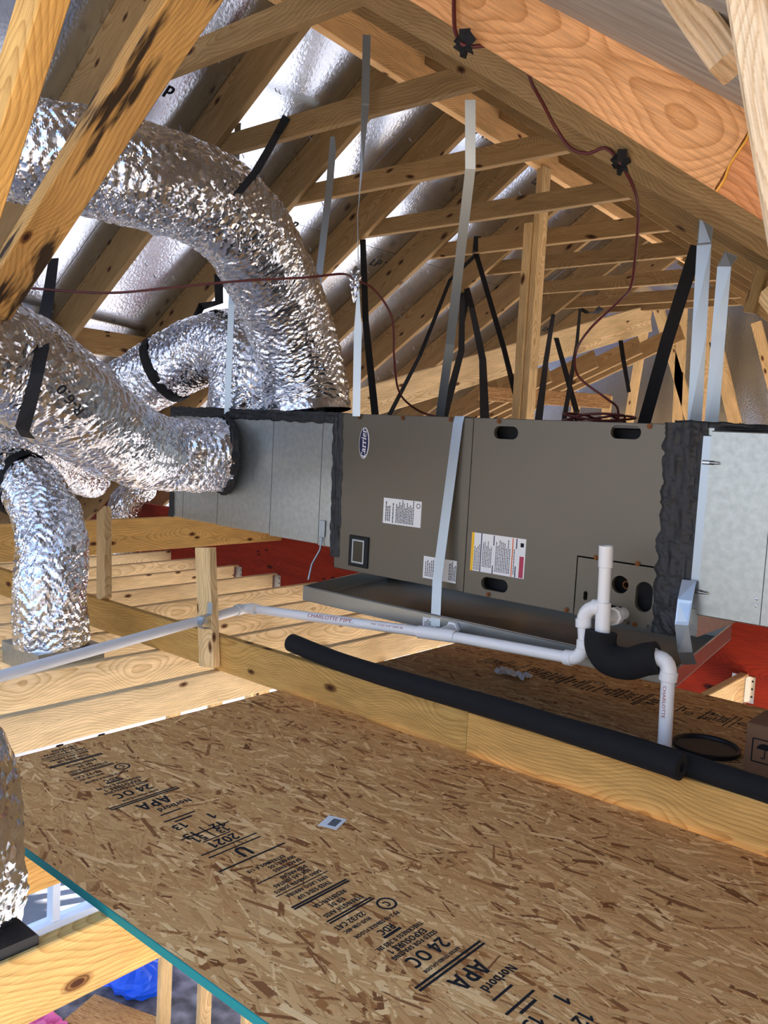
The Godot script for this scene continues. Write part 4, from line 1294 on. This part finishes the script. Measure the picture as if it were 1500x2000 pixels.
func black_straps() -> void:
	var e := 0.085
	black_strap("black strap slanting from the third left rafter to the air handler's left end", [Vector3(-3.44, 1.12, -3.715), Vector3(-3.1, 0.6, -3.4), Vector3(-2.6, e, -2.95)], 0.034)
	black_strap("black strap hanging on a collar tie above the fork", [Vector3(-3.08, 1.23, -4.345), Vector3(-3.08, 1.14, -4.34), Vector3(-3.1, 1.13, -4.37)], 0.045)
	black_strap("left leg of the forked black strap, nearly upright", [Vector3(-3.1, 1.13, -4.37), Vector3(-3.25, 0.98, -4.32), Vector3(-3.0, 0.45, -3.75), Vector3(-2.6, e, -3.04)], 0.024, 0.6)
	black_strap("right leg of the forked black strap, behind the paired post", [Vector3(-3.1, 1.13, -4.37), Vector3(-2.8, 0.55, -4.28), Vector3(-2.6, 0.14, -4.2)], 0.03, 0.3)
	black_strap("black strap left of the pair on a far rafter, hanging to the air handler", [Vector3(-3.6, 1.02, -4.94), Vector3(-2.9, 0.5, -4.0), Vector3(-2.28, e, -3.04)], 0.036)
	black_strap("loose black strap tail beside the far rafter pair", [Vector3(-3.57, 1.03, -4.94), Vector3(-3.53, 0.95, -4.9), Vector3(-3.55, 0.8, -4.9)], 0.03, 1.0)
	black_strap("black strap right of the pair on a far rafter, slanting to the centre", [Vector3(-3.56, 1.05, -4.93), Vector3(-3.45, 0.9, -4.85), Vector3(-2.75, 0.45, -4.0), Vector3(-2.06, e, -3.04)], 0.04)
	black_strap("thin black strap under the light beam behind the right post", [Vector3(-3.56, 1.04, -6.13), Vector3(-2.7, 0.5, -4.6), Vector3(-1.8, e, -3.04)], 0.032, 0.5)
	black_strap("black strap crossing from the light beam to the air handler top", [Vector3(-3.1, 0.75, -5.4), Vector3(-2.47, 0.202, -4.6), Vector3(-1.66, e, -3.05)], 0.034)
	black_strap("very thin black strap beside the red cable", [Vector3(-3.2, 1.03, -5.9), Vector3(-2.5, 0.6, -4.6), Vector3(-1.68, e, -3.03)], 0.02)
	black_strap("curled black strap end on a far collar tie", [Vector3(-3.2, 1.03, -5.9), Vector3(-3.12, 0.99, -5.88), Vector3(-3.04, 0.99, -5.86), Vector3(-3.0, 1.02, -5.85)], 0.05)
	black_strap("widest black strap, slanting from the right rafters to the coiled cable", [Vector3(-1.2, 0.72, -3.02), Vector3(-1.28, 0.4, -3.02), Vector3(-1.35, e, -3.03)], 0.046, 0.3)
	black_strap("far black strap hanging left of the slanting gable stud", [Vector3(-2.66, 0.73, -5.5), Vector3(-2.62, 0.6, -5.48), Vector3(-2.57, 0.38, -5.5)], 0.03, 0.8)
	black_strap("long black strap cradling the curved duct at the left", [Vector3(-3.484, 0.669, -1.857), Vector3(-2.808, 0.391, -1.477), Vector3(-2.426, 0.246, -1.258), Vector3(-2.294, 0.191, -1.193), Vector3(-2.25, 0.118, -1.157), Vector3(-2.27, 0.048, -1.151), Vector3(-2.36, -0.035, -1.173), Vector3(-2.42, -0.06, -1.22)], 0.04, 0.1)
	black_strap("knotted black strap on a collar tie holding up the thick duct", [Vector3(-2.783, 1.306, -2.5), Vector3(-2.826, 1.243, -2.49), Vector3(-2.607, 1.075, -2.257), Vector3(-2.436, 0.913, -2.053), Vector3(-2.42, 0.813, -1.963)], 0.036, 0.15)
	black_strap("black strap behind the thick duct holding the strapped duct", [Vector3(-3.2, 0.69, -2.5), Vector3(-3.347, 0.596, -2.624), Vector3(-3.583, 0.6, -2.7), Vector3(-3.523, 0.478, -2.593)], 0.04, 0.3)
	var o := thing("duct_sling", "black strap ring round the duct behind the curved one", "strap", Vector3(-3.68, 0.285, -2.58), "black webbing straps")
	ring("band", o, Vector3(-3.69, 0.277, -2.575), Vector3(0.8, 0.45, -0.35), 0.172, 0.05, M.webbing)


func cables() -> void:
	tube("cable", [Vector3(-3.0, 0.45, -1.42), Vector3(-2.762, 0.446, -1.654), Vector3(-2.603, 0.49, -1.861), Vector3(-2.466, 0.533, -2.05), Vector3(-2.335, 0.565, -2.231), Vector3(-2.272, 0.594, -2.354), Vector3(-2.3, 0.59, -2.44)], 0.0045, M.cable, null, 8, 0.02)
	tag(get_child(-1), "thin red cable stretched across the ducts at the left", "cable", "thin red cables")
	tube("cable", [Vector3(-2.3, 0.59, -2.45), Vector3(-2.282, 0.568, -2.541), Vector3(-2.251, 0.469, -2.622), Vector3(-2.293, 0.317, -2.7), Vector3(-2.333, 0.198, -2.784), Vector3(-2.354, 0.14, -2.891), Vector3(-2.305, 0.1, -2.98), Vector3(-2.1, 0.086, -3.0)], 0.0045, M.cable, null, 8, 0.02)
	tag(get_child(-1), "red cable dropping from the foil bundle to the air handler top", "cable", "thin red cables")
	var c := thing("cable", "red cable taped along the right rafters and down to a coil", "cable", Vector3(-1.1, 0.4, -2.0), "thin red cables")
	tube("cord", [Vector3(-1.077, 0.873, -1.39), Vector3(-1.072, 0.823, -1.388), Vector3(-1.063, 0.787, -1.386), Vector3(-1.037, 0.758, -1.388), Vector3(-1.0, 0.775, -1.45), Vector3(-1.05, 0.82, -1.6), Vector3(-1.097, 0.812, -1.725), Vector3(-1.102, 0.792, -1.78), Vector3(-1.097, 0.751, -1.84), Vector3(-1.063, 0.703, -1.858), Vector3(-1.016, 0.684, -1.86), Vector3(-0.972, 0.688, -1.86), Vector3(-0.93, 0.642, -1.862), Vector3(-0.93, 0.607, -1.935), Vector3(-0.97, 0.58, -2.05), Vector3(-1.04, 0.515, -2.2), Vector3(-1.094, 0.455, -2.3), Vector3(-1.161, 0.435, -2.38), Vector3(-1.32, 0.367, -2.5), Vector3(-1.441, 0.314, -2.65), Vector3(-1.463, 0.242, -2.72), Vector3(-1.375, 0.174, -2.75), Vector3(-1.339, 0.141, -2.78), Vector3(-1.341, 0.1, -2.8)], 0.0042, M.cable, c, 8, 0.015)
	var coil := []
	for i in 30:
		var a := i * 0.55
		coil.append(Vector3(-1.38 + cos(a) * (0.1 + 0.035 * sin(i * 1.3)), 0.088 + 0.012 * (1.0 + sin(i * 0.83)), -2.72 + sin(a) * 0.08))
	tube("coil", coil, 0.0042, M.cable, c, 8, 0.02)
	for q in [[Vector3(-1.04, 0.762, -1.386), 0.2], [Vector3(-0.93, 0.645, -1.858), 1.3]]:
		var g := Geo.new()
		for k in 3:
			var a: float = q[1] + k * 1.1
			var d := Vector3(cos(a) * 0.9, sin(a), 0.15)
			var pts := PackedVector3Array([q[0] - d * 0.024, q[0], q[0] + d * (0.03 - 0.006 * k) + Vector3(0, 0, 0.008)])
			g.add(ribbon_geo(pts, [Vector3(0.2, 0.3, 1), Vector3(-sin(a), cos(a), 0.3), Vector3(-sin(a), cos(a), 0.8)], 0.022, 0.001))
		put("tape", g.mesh(), M.webbing, c)
	# crumpled foil round the cable joint
	var f := Geo.new()
	var rows := []
	for i in 15:
		var row := []
		var t := i / 14.0
		var r := 0.006 + 0.034 * sin(pow(t, 0.7) * PI)
		for k in 20:
			var a := TAU * k / 20
			var rr := r * (1.0 + 0.7 * fine.get_noise_3d(cos(a) * 3.0, sin(a) * 3.0, t * 8.0))
			row.append(Vector3(-2.303 + cos(a) * rr, 0.645 - t * 0.14, -2.455 + sin(a) * rr))
		rows.append(row)
	for i in 14:
		for k in 20:
			f.quad(rows[i][k], rows[i + 1][k], rows[i + 1][(k + 1) % 20], rows[i][(k + 1) % 20])
	put("foil_bundle", f.mesh(), M.foil)
	tag(get_child(-1), "crumpled foil wrapped round the cable joint on the thin strap", "foil wrap")


func small_things() -> void:
	# pipe insulation lying on the long board
	var t := thing("pipe_insulation", "black foam pipe sleeve lying along the long board, cut end at right", "pipe insulation", Vector3(-1.5, -0.8, -2.15), "black foam sleeves")
	tube("sleeve", [Vector3(-2.3, -0.795, -2.2), Vector3(-2.0, -0.805, -2.17), Vector3(-1.65, -0.8, -2.15), Vector3(-1.28, -0.795, -2.14), Vector3(-0.78, -0.795, -2.11)], 0.034, M.foam, t, 24, 0.03)
	hollow("cut_end", Vector3(-0.79, -0.795, -2.111), Vector3(-0.765, -0.795, -2.109), 0.0345, 0.022, M.foam, t)
	var u := thing("pipe_insulation", "second black foam sleeve flattened behind the first, running out at right", "pipe insulation", Vector3(-0.9, -0.82, -2.2), "black foam sleeves")
	tube("sleeve", [Vector3(-1.75, -0.87, -2.23), Vector3(-1.4, -0.83, -2.21), Vector3(-1.0, -0.81, -2.19), Vector3(-0.5, -0.808, -2.15), Vector3(0.1, -0.808, -2.12)], 0.03, M.foam, u, 20, 0.03)
	# bucket lid
	put("bucket_lid", lathe_geo([Vector2(0, 0.0), Vector2(0, 0.1), Vector2(0.006, 0.106), Vector2(0.014, 0.106), Vector2(0.017, 0.102), Vector2(0.014, 0.097), Vector2(0.007, 0.094), Vector2(0.006, 0.0)], 48).mesh(), M.rubber, null, Transform3D(Basis(Vector3.UP, Vector3.BACK, Vector3.RIGHT), Vector3(-0.925, DECK + 0.001, -2.745)))
	tag(get_child(-1), "round black plastic lid lying on the far OSB sheet", "lid")
	# cardboard carton
	var b := thing("cardboard_box", "brown cardboard carton with an umbrella symbol at the right edge", "box", Vector3(-0.5, DECK, -2.7))
	box("carton", Vector3(-0.745, DECK, -2.85), Vector3(-0.25, -0.772, -2.54), M.card, b, 0.003)
	box("flap", Vector3(-0.745, -0.772, -2.694), Vector3(-0.25, -0.769, -2.541), M.card, b, 0.001)
	var s := -2.5395
	for q in [[-0.725, -0.81, -0.655, -0.81], [-0.725, -0.877, -0.655, -0.877], [-0.725, -0.81, -0.725, -0.877], [-0.655, -0.81, -0.655, -0.877]]:
		bar(Vector3(q[0], q[1], s), Vector3(q[2], q[3], s), 0.0035, Vector3.BACK, M.ink, b)
	var dome := Geo.new()
	for i in 16:
		var a0 := PI * i / 16.0
		var a1 := PI * (i + 1) / 16.0
		dome.tri(Vector3(-0.69, -0.838, s + 0.0005), Vector3(-0.69 + cos(a0) * 0.023, -0.838 + sin(a0) * 0.018, s + 0.0005), Vector3(-0.69 + cos(a1) * 0.023, -0.838 + sin(a1) * 0.018, s + 0.0005))
	put("print", dome.mesh(), M.ink, b)
	bar(Vector3(-0.69, -0.838, s), Vector3(-0.69, -0.862, s), 0.003, Vector3.BACK, M.ink, b)
	bar(Vector3(-0.69, -0.863, s), Vector3(-0.7, -0.863, s), 0.003, Vector3.BACK, M.ink, b)
	# sticker and crumpled wrapper on the deck
	var p := thing("barcode_sticker", "small white barcode sticker on the near OSB sheet", "sticker", Vector3(-1.38, DECK, -1.487))
	var x := Vector3(-0.02, 0, -0.06).normalized()
	put("label", box_geo(Vector3(0.062, 0.0006, 0.05), 0.0001).mesh(), M.paper, p, Transform3D(Basis(x, Vector3.UP, x.cross(Vector3.UP)), Vector3(-1.382, DECK + 0.0006, -1.487)))
	var bars := Geo.new()
	for i in 16:
		bars.add(box_geo(Vector3(0.0008 + 0.0014 * ((i * 7) % 3) / 2.0, 0.0002, 0.022), 0.00005), Transform3D(Basis(), Vector3(-0.018 + i * 0.0025, 0, 0.005)))
	put("print", bars.mesh(), M.ink, p, Transform3D(Basis(x, Vector3.UP, x.cross(Vector3.UP)), Vector3(-1.382, DECK + 0.0011, -1.487)))
	var w := Geo.new()
	for i in 10:
		for k in 6:
			var c := []
			for q in [[i, k], [i + 1, k], [i + 1, k + 1], [i, k + 1]]:
				var at := Vector3(-1.87 + q[0] * 0.014, 0, -3.02 + q[1] * 0.013)
				at.y = DECK + 0.004 + absf(noise.get_noise_2d(at.x * 30.0, at.z * 30.0)) * 0.04
				c.append(at)
			w.quad(c[3], c[2], c[1], c[0])
	put("plastic_wrapper", w.mesh(), plain(Color(0.8, 0.8, 0.8), 0.2), null)
	tag(get_child(-1), "crumpled clear wrapper lying on the stamps of the far OSB sheet", "wrapper")


# ------------------------------------------------------------------ the storey below, seen through the open floor
func stud_wall(called: String, label: String, a: Vector3, b: Vector3, group: String, skip := []) -> void:
	# an open stud wall: plates below and above, a stud every 406 mm
	var o := thing(called, label, "stud wall", a, group)
	var side := (b - a).cross(Vector3.UP).normalized()
	var h := JT - 0.14 - SLAB
	lumber("bottom_plate", a + Vector3(0, 0.019, 0), b + Vector3(0, 0.019, 0), side, 0.038, 0.089, M.stud, o)
	lumber("top_plate", a + Vector3(0, h - 0.019, 0), b + Vector3(0, h - 0.019, 0), side, 0.038, 0.089, M.stud, o)
	var n := int(a.distance_to(b) / 0.4064)
	for i in n + 1:
		if i in skip:
			continue
		var p := a + (b - a).normalized() * minf(0.4064 * i + 0.019, a.distance_to(b) - 0.019)
		lumber("stud", p + Vector3(0, 0.038, 0), p + Vector3(0, h - 0.038, 0), side, 0.038, 0.089, M.stud, o)


func lower_storey() -> void:
	var g := "open stud walls downstairs"
	stud_wall("stud_wall", "open stud wall downstairs along the left side, holding a white window", Vector3(-5.9, SLAB, -8.4), Vector3(-5.9, SLAB, 3.5), g, [11, 12, 13])
	stud_wall("stud_wall", "open stud wall downstairs below the deck's left end", Vector3(-4.35, SLAB, -3.15), Vector3(-2.0, SLAB, -3.15), g)
	stud_wall("stud_wall", "open stud wall downstairs at the far side", Vector3(-5.9, SLAB, -8.5), Vector3(1.4, SLAB, -8.5), g)
	stud_wall("stud_wall", "open stud wall downstairs at the right side", Vector3(1.4, SLAB, -8.4), Vector3(1.4, SLAB, 3.5), g)
	var w := thing("window_unit", "white window frame standing low in the left wall downstairs", "window", Vector3(-5.9, SLAB + 0.04, -3.3))
	for q in [[-3.62, -3.56], [-3.27, -3.21], [-2.9, -2.84]]:
		box("frame", Vector3(-5.95, SLAB + 0.04, q[0]), Vector3(-5.86, SLAB + 1.5, q[1]), M.frame_white, w, 0.005)
	box("sill", Vector3(-5.96, SLAB + 0.04, -3.66), Vector3(-5.84, SLAB + 0.1, -2.82), M.frame_white, w, 0.005)
	box("head", Vector3(-5.95, SLAB + 1.46, -3.66), Vector3(-5.86, SLAB + 1.52, -2.82), M.frame_white, w, 0.005)
	var glass := plain(Color(0.8, 0.9, 1.0, 0.08), 0.02)
	glass.transparency = BaseMaterial3D.TRANSPARENCY_ALPHA
	box("pane", Vector3(-5.905, SLAB + 0.1, -3.56), Vector3(-5.9, SLAB + 1.46, -3.27), glass, w, 0.0005)
	box("pane", Vector3(-5.905, SLAB + 0.1, -3.21), Vector3(-5.9, SLAB + 1.46, -2.9), glass, w, 0.0005)
	# odds and ends on the slab
	var m := Geo.new()
	var rows := []
	for i in 13:
		var row := []
		for k in 24:
			var a := TAU * k / 24
			var t := i / 12.0
			var r := sin(t * PI) * 0.22 + 0.001
			var d := Vector3(cos(a) * r * 1.2, cos(t * PI) * 0.1, sin(a) * r)
			row.append(Vector3(-4.9, SLAB + 0.09, -3.33) + d * (1.0 + 0.25 * noise.get_noise_3dv(d * 22.0)))
		rows.append(row)
	for i in 12:
		for k in 24:
			m.quad(rows[i][k], rows[i][(k + 1) % 24], rows[i + 1][(k + 1) % 24], rows[i + 1][k])
	put("plastic_bag", m.mesh(), M.blue_bag)
	tag(get_child(-1), "bright blue plastic bag on the slab below the corner joist", "bag")
	lumber("osb_offcut", Vector3(-4.95, SLAB + 0.01, -2.92), Vector3(-4.4, SLAB + 0.01, -3.1), Vector3(0.3, 0, 1), 0.012, 0.3, M.osb)
	tag(get_child(-1), "reddish OSB offcut lying on the slab at the bottom", "offcut")
	var ins := Geo.new()
	for i in 14:
		for k in 8:
			var c := []
			for q in [[i, k], [i + 1, k], [i + 1, k + 1], [i, k + 1]]:
				var at := Vector3(-5.2 + q[0] * 0.035, 0, -2.75 + q[1] * 0.035)
				at.y = SLAB + 0.05 + noise.get_noise_2d(at.x * 14.0, at.z * 14.0) * 0.12
				c.append(at)
			ins.quad(c[3], c[2], c[1], c[0])
	put("pink_insulation", ins.mesh(), M.pink)
	tag(get_child(-1), "lump of pink fibre insulation on the slab at the bottom left", "insulation")
	lumber("wood_block", Vector3(-5.6, SLAB + 0.03, -3.36), Vector3(-5.48, SLAB + 0.03, -3.42), Vector3.BACK, 0.05, 0.09, M.stud)
	tag(get_child(-1), "small pale wood block on the slab before the white window", "block")
